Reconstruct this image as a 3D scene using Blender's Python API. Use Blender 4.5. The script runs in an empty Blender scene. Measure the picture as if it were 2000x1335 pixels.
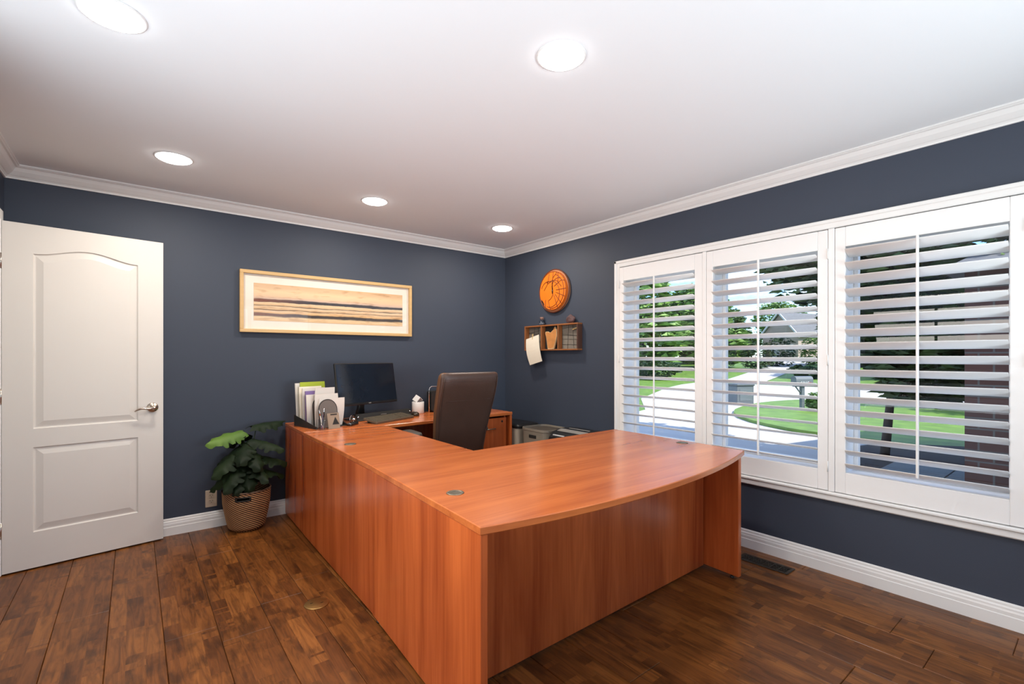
import bpy, bmesh, math, random
from mathutils import Vector, Matrix
random.seed(7)
R = math.radians
PI = math.pi
SC = bpy.context.scene
COL = SC.collection

# ------------------------------------------------------------------ room measures (metres)
XL, XR, YB, YF, HC = -0.613, 3.186, 4.146, -1.8, 2.41
CAM_H = 1.26
GZ = -0.55                      # ground level outside

# ------------------------------------------------------------------ camera
cd = bpy.data.cameras.new('camera')
cam = bpy.data.objects.new('camera', cd); COL.objects.link(cam)
cam.location = (0, 0, CAM_H)
cam.rotation_euler = (R(90), 0, -0.6693)
cd.sensor_fit = 'HORIZONTAL'; cd.sensor_width = 36.0
cd.lens = 932.8 / 2000 * 36
cd.shift_y = (695.8 - 667.5) / 2000
cd.clip_start = 0.05; cd.clip_end = 500
SC.camera = cam

# ------------------------------------------------------------------ colour management
SC.view_settings.view_transform = 'Standard'
SC.view_settings.look = 'None'
SC.view_settings.gamma = 1.0
SC.view_settings.use_curve_mapping = False
SC.view_settings.exposure = 0.0

# ------------------------------------------------------------------ world sky with drifting clouds
SKY_STRENGTH = 0.42
SUN_STRENGTH = 7.5
w = bpy.data.worlds.new('World'); SC.world = w; w.use_nodes = True
nt = w.node_tree; nt.nodes.clear()
def N(t, tree=None, **kw):
    n = (tree or nt).nodes.new(t)
    for k, v in kw.items(): setattr(n, k, v)
    return n
out = N('ShaderNodeOutputWorld'); bg = N('ShaderNodeBackground'); sky = N('ShaderNodeTexSky')
sky.sky_type = 'NISHITA'; sky.sun_disc = False; sky.sun_elevation = R(52); sky.sun_rotation = R(172)
sky.air_density = 1.0; sky.dust_density = 0.1; sky.ozone_density = 3.0
tcw = N('ShaderNodeTexCoord'); mpw = N('ShaderNodeMapping'); mpw.inputs['Scale'].default_value = (2.2, 2.2, 5.5)
nzw = N('ShaderNodeTexNoise'); nzw.inputs['Scale'].default_value = 2.6; nzw.inputs['Detail'].default_value = 7; nzw.inputs['Roughness'].default_value = .6
rpw = N('ShaderNodeValToRGB'); rpw.color_ramp.elements[0].position = .46; rpw.color_ramp.elements[1].position = .66
mxw = N('ShaderNodeMix', data_type='RGBA')
mxw.inputs[7].default_value = (4.5, 4.7, 5.0, 1)
L = nt.links.new
L(tcw.outputs['Generated'], mpw.inputs['Vector']); L(mpw.outputs['Vector'], nzw.inputs['Vector'])
L(nzw.outputs['Fac'], rpw.inputs['Fac']); L(rpw.outputs['Color'], mxw.inputs[0])
tnt = N('ShaderNodeMix', data_type='RGBA', blend_type='MULTIPLY'); tnt.inputs[0].default_value = 1; tnt.inputs[7].default_value = (.58, .78, 1.0, 1)
L(sky.outputs['Color'], tnt.inputs[6]); L(tnt.outputs[2], mxw.inputs[6]); L(mxw.outputs[2], bg.inputs['Color'])
bg.inputs['Strength'].default_value = SKY_STRENGTH
L(bg.outputs[0], out.inputs['Surface'])

def light(name, kind, loc, rot, energy, col=(1, 1, 1), **kw):
    d = bpy.data.lights.new(name, kind); d.energy = energy; d.color = col
    for k, v in kw.items(): setattr(d, k, v)
    o = bpy.data.objects.new(name, d); COL.objects.link(o); o.location = loc; o.rotation_euler = rot
    return o
# the sun stands over the garage wing, to the right of the windows
sd = Vector((-0.10, 0.72, -0.76)).normalized()
sun = light('sun', 'SUN', (0, 0, 12), sd.to_track_quat('-Z', 'Y').to_euler(), SUN_STRENGTH, (1, .95, .86), angle=R(.6))
# added fill lights beyond the left wall, for the desk side and the ceiling
light('foyer_side_fill', 'AREA', (-1.9, 1.1, 1.75), (R(72), 0, R(-90)), 26, (1, .95, .88), shape='RECTANGLE', size=2.2, size_y=.8, spread=R(110))
light('foyer_up_fill', 'AREA', (-1.0, 0.7, .55), (R(150), 0, R(-90)), 42, (.82, .92, 1), shape='RECTANGLE', size=2.8, size_y=.7, spread=R(130))
# added fill light behind the camera, aimed up to brighten the ceiling
light('rear_ceiling_fill', 'AREA', (1.70, -1.96, 1.0), (R(120), 0, 0), 33, (.84, .93, 1), shape='RECTANGLE', size=2.0, size_y=.7, spread=R(88))
LAMP_ENERGY = 12
LAMP_COL = (1, .90, .78)

# ------------------------------------------------------------------ materials
MATS = {}
def newmat(name):
    m = bpy.data.materials.new(name); m.use_nodes = True
    t = m.node_tree; b = t.nodes['Principled BSDF']
    MATS[name] = m
    return m, t, b
def pm(name, col, rough=.5, metal=0., var=.08, scale=14., bump=0., bscale=None, stretch=(1, 1, 1), **kw):
    m, t, b = newmat(name); l = t.links.new
    tc = N('ShaderNodeTexCoord', t); mp = N('ShaderNodeMapping', t); mp.inputs['Scale'].default_value = stretch
    nz = N('ShaderNodeTexNoise', t); nz.inputs['Scale'].default_value = scale; nz.inputs['Detail'].default_value = 4
    l(tc.outputs['Object'], mp.inputs['Vector']); l(mp.outputs['Vector'], nz.inputs['Vector'])
    mx = N('ShaderNodeMix', t, data_type='RGBA')
    c = Vector(col[:3])
    mx.inputs[6].default_value = (*(c * (1 - var)), 1); mx.inputs[7].default_value = (*[min(1, x) for x in c * (1 + var)], 1)
    l(nz.outputs['Fac'], mx.inputs[0]); l(mx.outputs[2], b.inputs['Base Color'])
    b.inputs['Roughness'].default_value = rough; b.inputs['Metallic'].default_value = metal
    if bump:
        n2 = N('ShaderNodeTexNoise', t); n2.inputs['Scale'].default_value = bscale or scale * 6; n2.inputs['Detail'].default_value = 3
        l(mp.outputs['Vector'], n2.inputs['Vector'])
        bp = N('ShaderNodeBump', t); bp.inputs['Strength'].default_value = bump; bp.inputs['Distance'].default_value = .01
        l(n2.outputs['Fac'], bp.inputs['Height']); l(bp.outputs['Normal'], b.inputs['Normal'])
    for k, v in kw.items(): b.inputs[k.replace('_', ' ')].default_value = v
    return m
def glassmat(name, tint=(1, 1, 1), rough=0.):
    # thin pane: clear transmission with a fresnel reflection
    m = bpy.data.materials.new(name); m.use_nodes = True; t = m.node_tree; t.nodes.clear(); l = t.links.new
    o = N('ShaderNodeOutputMaterial', t); tr = N('ShaderNodeBsdfTransparent', t); gl = N('ShaderNodeBsdfGlossy', t)
    fr = N('ShaderNodeFresnel', t); fr.inputs['IOR'].default_value = 1.5; mx = N('ShaderNodeMixShader', t)
    nz = N('ShaderNodeTexNoise', t); nz.inputs['Scale'].default_value = 3
    rp = N('ShaderNodeMix', t, data_type='RGBA'); rp.inputs[6].default_value = (*[c * .985 for c in tint], 1); rp.inputs[7].default_value = (*tint, 1)
    l(nz.outputs['Fac'], rp.inputs[0]); l(rp.outputs[2], tr.inputs['Color'])
    gl.inputs['Roughness'].default_value = rough
    ge = N('ShaderNodeNewGeometry', t); fm = N('ShaderNodeMath', t, operation='SUBTRACT'); fm.use_clamp = True
    l(fr.outputs[0], fm.inputs[0]); l(ge.outputs['Backfacing'], fm.inputs[1]); l(fm.outputs[0], mx.inputs[0]); l(tr.outputs[0], mx.inputs[1]); l(gl.outputs[0], mx.inputs[2]); l(mx.outputs[0], o.inputs['Surface'])
    MATS[name] = m
    return m
def laminate(name, axis, dark=(.33, .054, .012), light_=(.70, .165, .040), rough=.24):
    m, t, b = newmat(name); l = t.links.new
    tc = N('ShaderNodeTexCoord', t); mp = N('ShaderNodeMapping', t)
    s = [9., 9., 9.]; s[axis] = .9
    mp.inputs['Scale'].default_value = s
    l(tc.outputs['Object'], mp.inputs['Vector'])
    n1 = N('ShaderNodeTexNoise', t); n1.inputs['Scale'].default_value = 1.0; n1.inputs['Detail'].default_value = 5; n1.inputs['Distortion'].default_value = .6
    l(mp.outputs['Vector'], n1.inputs['Vector'])
    mp2 = N('ShaderNodeMapping', t); s2 = [70., 70., 70.]; s2[axis] = 3.
    mp2.inputs['Scale'].default_value = s2; l(tc.outputs['Object'], mp2.inputs['Vector'])
    n2 = N('ShaderNodeTexNoise', t); n2.inputs['Scale'].default_value = 1.; n2.inputs['Detail'].default_value = 3
    l(mp2.outputs['Vector'], n2.inputs['Vector'])
    ad = N('ShaderNodeMath', t, operation='MULTIPLY_ADD'); l(n2.outputs['Fac'], ad.inputs[0]); ad.inputs[1].default_value = .35
    l(n1.outputs['Fac'], ad.inputs[2])
    rp = N('ShaderNodeValToRGB', t); e = rp.color_ramp.elements
    e[0].position = .42; e[0].color = (*dark, 1); e[1].position = .92; e[1].color = (*light_, 1)
    l(ad.outputs[0], rp.inputs['Fac']); l(rp.outputs['Color'], b.inputs['Base Color'])
    b.inputs['Roughness'].default_value = rough
    b.inputs['Coat Weight'].default_value = .3; b.inputs['Coat Roughness'].default_value = .2; b.inputs['Coat IOR'].default_value = 1.55
    return m
def floor_wood(name):
    m, t, b = newmat(name); l = t.links.new
    tc = N('ShaderNodeTexCoord', t); sx = N('ShaderNodeSeparateXYZ', t); l(tc.outputs['Object'], sx.inputs[0])
    def M(op, a, b_=None, c=None):
        n = N('ShaderNodeMath', t, operation=op)
        for i, v in enumerate((a, b_, c)):
            if v is None: continue
            if isinstance(v, (int, float)): n.inputs[i].default_value = v
            else: l(v, n.inputs[i])
        return n.outputs[0]
    # staves, three to a plank, of uneven length
    row = M('FLOOR', M('DIVIDE', M('SUBTRACT', sx.outputs['X'], .105), .2 / 3))
    wn = N('ShaderNodeTexWhiteNoise', t, noise_dimensions='1D'); l(row, wn.inputs['W'])
    yy = M('MULTIPLY_ADD', wn.outputs['Value'], 7.3, sx.outputs['Y'])
    wob = N('ShaderNodeTexNoise', t, noise_dimensions='1D'); l(M('MULTIPLY', yy, 1.7), wob.inputs['W'])
    cell = M('FLOOR', M('DIVIDE', M('MULTIPLY_ADD', wob.outputs['Fac'], .5, yy), .33))
    cv = N('ShaderNodeCombineXYZ', t); l(row, cv.inputs[0]); l(cell, cv.inputs[1])
    w2 = N('ShaderNodeTexWhiteNoise', t, noise_dimensions='2D'); l(cv.outputs[0], w2.inputs['Vector'])
    # grain
    mp = N('ShaderNodeMapping', t); mp.inputs['Scale'].default_value = (34, 3.2, 34)
    of = N('ShaderNodeVectorMath', t, operation='MULTIPLY_ADD'); l(w2.outputs['Color'], of.inputs[0]); of.inputs[1].default_value = (5, 5, 5); l(tc.outputs['Object'], of.inputs[2])
    l(of.outputs[0], mp.inputs['Vector'])
    g = N('ShaderNodeTexNoise', t); g.inputs['Scale'].default_value = 1; g.inputs['Detail'].default_value = 6; g.inputs['Distortion'].default_value = 1.6; g.inputs['Roughness'].default_value = .62
    l(mp.outputs['Vector'], g.inputs['Vector'])
    mp3 = N('ShaderNodeMapping', t); mp3.inputs['Scale'].default_value = (9, 4.5, 9); l(of.outputs[0], mp3.inputs['Vector'])
    k = N('ShaderNodeTexNoise', t); k.inputs['Scale'].default_value = 1.2; k.inputs['Detail'].default_value = 4; l(mp3.outputs['Vector'], k.inputs['Vector'])
    base = N('ShaderNodeValToRGB', t); e = base.color_ramp.elements
    e[0].position = 0.; e[0].color = (.130, .042, .0095, 1); e[1].position = 1.; e[1].color = (.27, .098, .022, 1)
    e2 = base.color_ramp.elements.new(.22); e2.color = (.175, .058, .012, 1)
    e3 = base.color_ramp.elements.new(.62); e3.color = (.205, .070, .0145, 1)
    l(w2.outputs['Value'], base.inputs['Fac'])
    gr = N('ShaderNodeValToRGB', t); gr.color_ramp.elements[0].position = .30; gr.color_ramp.elements[0].color = (.45, .42, .40, 1)
    gr.color_ramp.elements[1].position = .62; gr.color_ramp.elements[1].color = (1.15, 1.15, 1.15, 1)
    l(g.outputs['Fac'], gr.inputs['Fac'])
    kr = N('ShaderNodeValToRGB', t); kr.color_ramp.elements[0].position = .34; kr.color_ramp.elements[0].color = (.42, .40, .40, 1)
    kr.color_ramp.elements[1].position = .47; kr.color_ramp.elements[1].color = (1, 1, 1, 1)
    l(k.outputs['Fac'], kr.inputs['Fac'])
    m1 = N('ShaderNodeMix', t, data_type='RGBA', blend_type='MULTIPLY'); m1.inputs[0].default_value = 1; l(base.outputs[0], m1.inputs[6]); l(gr.outputs[0], m1.inputs[7])
    m2 = N('ShaderNodeMix', t, data_type='RGBA', blend_type='MULTIPLY'); m2.inputs[0].default_value = .8; l(m1.outputs[2], m2.inputs[6]); l(kr.outputs[0], m2.inputs[7])
    l(m2.outputs[2], b.inputs['Base Color'])
    bp = N('ShaderNodeBump', t); bp.inputs['Strength'].default_value = .25; bp.inputs['Distance'].default_value = .004
    l(g.outputs['Fac'], bp.inputs['Height']); l(bp.outputs['Normal'], b.inputs['Normal'])
    b.inputs['Roughness'].default_value = .40
    b.inputs['Specular IOR Level'].default_value = .32; b.inputs['Coat Weight'].default_value = .08; b.inputs['Coat Roughness'].default_value = .18
    return m
def foliage_mat(name, c1, c2):
    m, t, b = newmat(name); l = t.links.new
    tc = N('ShaderNodeTexCoord', t); nz = N('ShaderNodeTexNoise', t); nz.inputs['Scale'].default_value = 2.2; nz.inputs['Detail'].default_value = 8
    l(tc.outputs['Object'], nz.inputs['Vector'])
    rp = N('ShaderNodeValToRGB', t); rp.color_ramp.elements[0].position = .36; rp.color_ramp.elements[0].color = (*c1, 1)
    rp.color_ramp.elements[1].position = .66; rp.color_ramp.elements[1].color = (*c2, 1)
    l(nz.outputs['Fac'], rp.inputs['Fac']); l(rp.outputs['Color'], b.inputs['Base Color'])
    b.inputs['Roughness'].default_value = .6
    return m
def emit(name, col, s):
    m, t, b = newmat(name)
    nz = N('ShaderNodeTexNoise', t); nz.inputs['Scale'].default_value = 2
    mx = N('ShaderNodeMix', t, data_type='RGBA'); mx.inputs[6].default_value = (*col, 1); mx.inputs[7].default_value = (*[c * .98 for c in col], 1)
    t.links.new(nz.outputs['Fac'], mx.inputs[0]); t.links.new(mx.outputs[2], b.inputs['Emission Color'])
    b.inputs['Emission Strength'].default_value = s; b.inputs['Base Color'].default_value = (.9, .9, .9, 1)
    return m

NAVY = pm('navy_paint', (.040, .052, .080), .62, var=.03, scale=4, bump=.10, bscale=420)
CEIL = pm('ceiling_paint', (.865, .895, .915), .85, var=.01, scale=3)
TRIM = pm('white_trim_paint', (.86, .855, .84), .38, var=.015, scale=5)
DOORW = pm('door_paint', (.72, .69, .65), .45, var=.015, scale=5)
SHUT = pm('shutter_paint', (.90, .89, .88), .36, var=.01, scale=6)
HALLW = pm('foyer_paint', (.78, .74, .68), .8, var=.02, scale=3)
FLOORW = floor_wood('acacia_floor')
GAPM = pm('floor_gap', (.018, .008, .004), .8)
LAMX = laminate('cherry_laminate_x', 0, (.43, .098, .024), (.74, .215, .055))
LAMY = laminate('cherry_laminate_y', 1)
LAMZ = laminate('cherry_laminate_z', 2)
BRASS = pm('brass_cover', (.42, .25, .09), .38, .9, var=.15)
GROMM = pm('grommet_metal', (.25, .22, .17), .35, .8)
NICKEL = pm('satin_nickel', (.62, .55, .48), .22, 1.0, var=.05)
CHROME = pm('chrome', (.75, .75, .76), .12, 1.0, var=.03)
BLACK = pm('black_plastic', (.012, .012, .013), .38)
BLACKM = pm('black_matte', (.016, .015, .014), .7)
BRONZE = pm('bronze_vent', (.035, .024, .017), .5, .4)
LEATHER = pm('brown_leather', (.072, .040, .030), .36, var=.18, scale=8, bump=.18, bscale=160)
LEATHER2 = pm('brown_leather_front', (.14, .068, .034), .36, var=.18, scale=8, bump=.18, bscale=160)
ARMG = pm('arm_pad_grey', (.075, .068, .062), .6)
LENS = emit('lamp_lens', (1, .97, .93), 16.0)
LAMPTRIM = pm('lamp_trim', (.85, .85, .84), .5, var=.01)
GLASS = glassmat('window_glass', (.98, .99, .985))
PGLASS = glassmat('picture_glass')
JGLASS = glassmat('jar_glass', (.93, .95, .97))
MAPLE = pm('maple_frame', (.62, .40, .17), .42, var=.12, scale=6, stretch=(1, 8, 8))
MATB = pm('mat_board', (.84, .77, .68), .8, var=.02)
WHITEP = pm('white_plastic', (.80, .79, .78), .4, var=.02)
PAPER = pm('paper', (.70, .65, .60), .8, var=.03)
PAPERW = pm('cream_paper', (.84, .77, .64), .8, var=.03)
GREENF = pm('lime_folder', (.36, .44, .03), .6)
PURPLE = pm('purple_folder', (.20, .13, .33), .6)
TAUPE = pm('taupe_plastic', (.26, .225, .18), .5, var=.06)
TAUPED = pm('taupe_lid', (.085, .068, .052), .55, var=.06)
CREAM = pm('cream_plastic', (.48, .43, .35), .5, var=.05)
SILVER = pm('silver_plastic', (.42, .40, .37), .38, .4)
SCREEN = pm('monitor_screen', (.009, .014, .024), .10, var=.1)
KEYM = pm('keyboard_keys', (.085, .065, .040), .55, var=.12, scale=60)
KEYB = pm('keyboard_body', (.12, .095, .065), .5)
MESHG = pm('grey_mesh', (.17, .145, .13), .7, var=.25, scale=220)
WALNUT = pm('shelf_wood', (.30, .105, .030), .5, var=.3, scale=9, stretch=(6, 1, 1))
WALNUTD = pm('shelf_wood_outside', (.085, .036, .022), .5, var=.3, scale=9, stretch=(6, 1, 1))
CORKG = pm('grey_backing', (.20, .18, .15), .9, var=.35, scale=140)
SLICE = pm('live_edge_slice', (.58, .25, .075), .5, var=.35, scale=16)
BARK = pm('pale_edge', (.70, .52, .30), .7, var=.2, scale=40)
ROCK = pm('maroon_rock', (.105, .055, .055), .75, var=.4, scale=30, bump=.5, bscale=60)
CORKM = pm('cork_stopper', (.30, .16, .12), .8, var=.2, scale=60)
ORANGE = pm('orange_face', (.80, .175, .008), .42, var=.16, scale=10)
ORANGED = pm('dark_orange_line', (.14, .028, .004), .5)
SOIL = pm('soil', (.012, .009, .007), .95, var=.4, scale=60, bump=.5)
LEAFD = foliage_mat('leaf_dark', (.007, .016, .006), (.022, .042, .012))
LEAFD.node_tree.nodes['Principled BSDF'].inputs['Specular IOR Level'].default_value = .25
LEAFL = foliage_mat('leaf_lime', (.075, .16, .018), (.15, .27, .035))
STEMM = pm('leaf_stem', (.03, .05, .018), .6)

# ------------------------------------------------------------------ mesh helpers
class MB:
    def __init__(s): s.v = []; s.f = []; s.sm = []; s.mi = []; s.m = 0
    def add(s, vs, fs, smooth=False, M=None):
        o = len(s.v)
        for p in vs:
            p = Vector(p)
            s.v.append(tuple(M @ p if M is not None else p))
        for f in fs: s.f.append([i + o for i in f]); s.sm.append(smooth); s.mi.append(s.m)
    def box(s, a, b, ch=0., M=None):
        x0, y0, z0 = [min(a[i], b[i]) for i in range(3)]; x1, y1, z1 = [max(a[i], b[i]) for i in range(3)]
        c = min(ch, .45 * min(x1 - x0, y1 - y0, z1 - z0))
        if c <= 0:
            vs = [(x, y, z) for z in (z0, z1) for y in (y0, y1) for x in (x0, x1)]
            s.add(vs, [(0, 2, 3, 1), (4, 5, 7, 6), (0, 1, 5, 4), (2, 6, 7, 3), (0, 4, 6, 2), (1, 3, 7, 5)], False, M); return
        vs = []; idx = {}
        for i, X in enumerate((x0, x1)):
            for j, Y in enumerate((y0, y1)):
                for k, Z in enumerate((z0, z1)):
                    sx, sy, sz = (1, -1)[i], (1, -1)[j], (1, -1)[k]
                    for a_, p in enumerate(((X, Y + sy * c, Z + sz * c), (X + sx * c, Y, Z + sz * c), (X + sx * c, Y + sy * c, Z))):
                        idx[i, j, k, a_] = len(vs); vs.append(p)
        I = lambda i, j, k, a_: idx[i, j, k, a_]
        fs = []
        for i in (0, 1): fs.append([I(i, j, k, 0) for j, k in ((0, 0), (0, 1), (1, 1), (1, 0))])
        for j in (0, 1): fs.append([I(i, j, k, 1) for i, k in ((0, 0), (1, 0), (1, 1), (0, 1))])
        for k in (0, 1): fs.append([I(i, j, k, 2) for i, j in ((0, 0), (0, 1), (1, 1), (1, 0))])
        for j in (0, 1):
            for k in (0, 1): fs.append([I(0, j, k, 1), I(1, j, k, 1), I(1, j, k, 2), I(0, j, k, 2)])
        for i in (0, 1):
            for k in (0, 1): fs.append([I(i, 0, k, 0), I(i, 1, k, 0), I(i, 1, k, 2), I(i, 0, k, 2)])
        for i in (0, 1):
            for j in (0, 1): fs.append([I(i, j, 0, 0), I(i, j, 1, 0), I(i, j, 1, 1), I(i, j, 0, 1)])
        for i in (0, 1):
            for j in (0, 1):
                for k in (0, 1): fs.append([I(i, j, k, a_) for a_ in range(3)])
        s.add(vs, fs, False, M)
    def prism(s, poly, z0, z1, M=None, smooth=False):
        # polygon (x, y) extruded from z0 to z1
        n = len(poly); vs = [(x, y, z0) for x, y in poly] + [(x, y, z1) for x, y in poly]
        s.add(vs, [list(range(n))[::-1], list(range(n, 2 * n))], False, M)
        s.add(vs, [(i, (i + 1) % n, (i + 1) % n + n, i + n) for i in range(n)], smooth, M)
    def lathe(s, prof, n=24, M=None, smooth=True, cap=True):
        vs = []; fs = []
        for r, z in prof:
            for i in range(n): a = 2 * PI * i / n; vs.append((r * math.cos(a), r * math.sin(a), z))
        for k in range(len(prof) - 1):
            for i in range(n): j = (i + 1) % n; fs.append((k * n + i, k * n + j, (k + 1) * n + j, (k + 1) * n + i))
        s.add(vs, fs, smooth, M)
        if cap:
            if prof[0][0] > 1e-5: s.add(vs[:n], [list(range(n))[::-1]], False, M)
            if prof[-1][0] > 1e-5: s.add(vs[-n:], [list(range(n))], False, M)
    def tube(s, pts, r, n=8, M=None, close=False):
        pts = [Vector(p) for p in pts]; vs = []; fs = []
        m = len(pts); up = Vector((0, 0, 1)); prev = None
        for k in range(m):
            a = pts[k - 1] if (k > 0 or close) else pts[k]; b = pts[(k + 1) % m] if (k < m - 1 or close) else pts[k]
            d = (b - a).normalized()
            if prev is None: prev = d.orthogonal().normalized()
            prev = (prev - d * prev.dot(d))
            prev = prev.normalized() if prev.length > 1e-6 else d.orthogonal().normalized()
            q = d.cross(prev); rr = r[k] if isinstance(r, (list, tuple)) else r
            for i in range(n): t = 2 * PI * i / n; vs.append(pts[k] + (prev * math.cos(t) + q * math.sin(t)) * rr)
        for k in range(m if close else m - 1):
            k2 = (k + 1) % m
            for i in range(n): j = (i + 1) % n; fs.append((k * n + i, k * n + j, k2 * n + j, k2 * n + i))
        s.add(vs, fs, True, M)
        if not close: s.add(vs[:n], [list(range(n))[::-1]], False, M); s.add(vs[-n:], [list(range(n))], False, M)
    def loft(s, rings, M=None, smooth=True, cap=True):
        n = len(rings[0]); vs = [p for r in rings for p in r]; fs = []
        for k in range(len(rings) - 1):
            for i in range(n): j = (i + 1) % n; fs.append((k * n + i, k * n + j, (k + 1) * n + j, (k + 1) * n + i))
        s.add(vs, fs, smooth, M)
        if cap: s.add(rings[0], [list(range(n))[::-1]], smooth, M); s.add(rings[-1], [list(range(n))], smooth, M)
    def quadbox(s, p, q, th, z0, z1, ch=0.):
        # upright panel from plan point p to plan point q, th thick to its left
        p = Vector(p); q = Vector(q); d = q - p; Ln = d.length; a = math.atan2(d.y, d.x)
        s.box((0, 0, z0), (Ln, th, z1), ch, Matrix.Translation((p.x, p.y, 0)) @ Matrix.Rotation(a, 4, 'Z'))
    def build(s, name, mat, parent=None, loc=None, rot=None, fix=True):
        me = bpy.data.meshes.new(name); me.from_pydata(s.v, [], s.f)
        for mm in (mat if isinstance(mat, (list, tuple)) else [mat]): me.materials.append(mm)
        me.polygons.foreach_set('use_smooth', s.sm); me.polygons.foreach_set('material_index', s.mi)
        if fix:
            bm = bmesh.new(); bm.from_mesh(me); bmesh.ops.remove_doubles(bm, verts=bm.verts, dist=1e-6)
            bmesh.ops.recalc_face_normals(bm, faces=bm.faces); bm.to_mesh(me); bm.free()
        me.update()
        o = bpy.data.objects.new(name, me); COL.objects.link(o)
        if parent: o.parent = parent
        if loc is not None: o.location = loc
        if rot is not None: o.rotation_euler = rot
        return o
def T(x, y, z, rz=0., rx=0., ry=0.):
    return Matrix.Translation((x, y, z)) @ Matrix.Rotation(rz, 4, 'Z') @ Matrix.Rotation(ry, 4, 'Y') @ Matrix.Rotation(rx, 4, 'X')
def tag(o, label=None, cat=None, group=None, kind=None):
    if label: o['label'] = label
    if cat: o['category'] = cat
    if group: o['group'] = group
    if kind: o['kind'] = kind
    return o
def thing(name, label, cat, loc=(0, 0, 0), rz=0., group=None):
    o = bpy.data.objects.new(name, None); COL.objects.link(o); o.location = loc; o.rotation_euler = (0, 0, rz)
    o.empty_display_size = .1
    return tag(o, label, cat, group)
def struct(name, label, cat, loc=(0, 0, 0)):
    return tag(thing(name, label, cat, loc), kind='structure')
def sbuild(mb, name, mat, label, cat):
    return tag(mb.build(name, mat), label, cat, kind='structure')
def rrect(w_, d_, r, n=5):
    # rounded rectangle outline centred on 0
    pts = []
    for cx, cy, a0 in ((w_ / 2 - r, d_ / 2 - r, 0), (-w_ / 2 + r, d_ / 2 - r, 90), (-w_ / 2 + r, -d_ / 2 + r, 180), (w_ / 2 - r, -d_ / 2 + r, 270)):
        for i in range(n + 1): a = R(a0 + 90 * i / n); pts.append((cx + r * math.cos(a), cy + r * math.sin(a)))
    return pts

# ================================================================== THE ROOM
# ---- floor: sub-floor slab with each plank laid on it
mb = MB(); mb.box((XL - .14, YF - .14, -.08), (XR, YB + .12, -.016))
floor = sbuild(mb, 'floor', GAPM, 'dark brown acacia plank floor', 'floor')
VX0, VX1, VY0, VY1 = 2.952, 3.066, 1.175, 1.475        # floor register
xs = XL - .03
edges = [.105 + .2 * k for k in range(-4, 18)]
fixed = {13: [.27], 12: [.64, -1.1], 11: [.484, -1.2], 9: [.658], 0 - 4 + 4: [], -1 + 4: [3.43, 1.3], -2 + 4: [3.10, .9], 7: [2.08], 8: [1.0]}
rng = random.Random(3)
for r in range(len(edges) - 1):
    a, b = max(edges[r], XL), min(edges[r + 1], XR - .004)
    if b - a < .02: continue
    # which plank joint positions: measured ones first, then random lengths
    k = r - 4
    known = {14: [.27], 13: [.64], 12: [.484], 10: [.658], -1: [3.43], -2: [3.10], 3: [2.08]}.get(k, [])
    cuts = [YF + .0]; y = YF + rng.uniform(.5, 1.6)
    while y < YB - .4:
        if all(abs(y - q) > .6 for q in known): cuts.append(y)
        y += rng.uniform(1.1, 1.9)
    cuts = sorted(cuts + known) + [YB - .002]
    for c0, c1 in zip(cuts[:-1], cuts[1:]):
        mb = MB(); mb.box((a + .0008, c0 + .0008, -.016), (b - .0008, c1 - .0008, 0), .0022)
        mb.build('plank', FLOORW, floor)

# ---- ceiling
mb = MB(); mb.box((XL - .14, YF - .14, HC), (XR + .16, YB + .12, HC + .12))
sbuild(mb, 'ceiling', CEIL, 'smooth white ceiling', 'ceiling')
# ---- walls
mb = MB(); mb.box((XL - .14, YB, -.08), (XR + .16, YB + .12, HC))
sbuild(mb, 'wall_back', NAVY, 'navy painted wall behind the desk and picture', 'wall')
WZ0, WZ1 = .585, 1.90
OPEN = [(1.86, 2.53), (1.075, 1.76), (.285, .965)]
mb = MB()
mb.box((XR, YF, -.08), (XR + .16, YB, WZ0)); mb.box((XR, YF, WZ1), (XR + .16, YB, HC))
ys = [YB] + [v for a, b in OPEN for v in (b, a)] + [YF]
for i in range(0, len(ys), 2): mb.box((XR, ys[i + 1], WZ0), (XR + .16, ys[i], WZ1))
sbuild(mb, 'wall_right', NAVY, 'navy painted wall around the shuttered windows', 'wall')
# white reveals lining the window openings
DY0, DY1, DH = 3.165, 3.955, 2.045       # doorway in the left wall
FO0, FO1, FOH = -1.2, 2.2, 2.12          # wide opening to the foyer, unseen, added to let fill light in
mb = MB()
for a, b, h in ((DY1, YB, 0), (FO1, DY0, 0), (YF, FO0, 0)): mb.box((XL - .12, a, -.08), (XL, b, HC))
mb.box((XL - .12, DY0, DH), (XL, DY1, HC)); mb.box((XL - .12, FO0, FOH), (XL, FO1, HC))
sbuild(mb, 'wall_left', NAVY, 'navy painted wall holding the open door', 'wall')
# front wall; its window is added, unseen, to pass the ceiling fill light
mb = MB(); FW = (.6, 2.8, .6, 2.2)
mb.box((XL - .12, YF - .12, -.08), (FW[0], YF, HC)); mb.box((FW[1], YF - .12, -.08), (XR + .16, YF, HC))
mb.box((FW[0], YF - .12, -.08), (FW[1], YF, FW[2])); mb.box((FW[0], YF - .12, FW[3]), (FW[1], YF, HC))
sbuild(mb, 'wall_front', NAVY, 'navy painted wall behind the camera', 'wall')
wn = struct('window_4', 'added plain window behind the camera, unseen, passing fill light', 'window', (FW[0], YF, FW[2]))
mb = MB(); W_, H_ = FW[1] - FW[0], FW[3] - FW[2]
for a, b in (((0, 0), (W_, .05)), ((0, H_ - .05), (W_, H_)), ((0, .05), (.05, H_ - .05)), ((W_ - .05, .05), (W_, H_ - .05)), ((W_ / 2 - .025, .05), (W_ / 2 + .025, H_ - .05))):
    mb.box((a[0], -.09, a[1]), (b[0], -.02, b[1]), .004)
mb.build('window_frame', TRIM, wn)
mb = MB(); mb.box((.05, -.06, .05), (W_ - .05, -.054, H_ - .05)); mb.build('pane', GLASS, wn)
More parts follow.
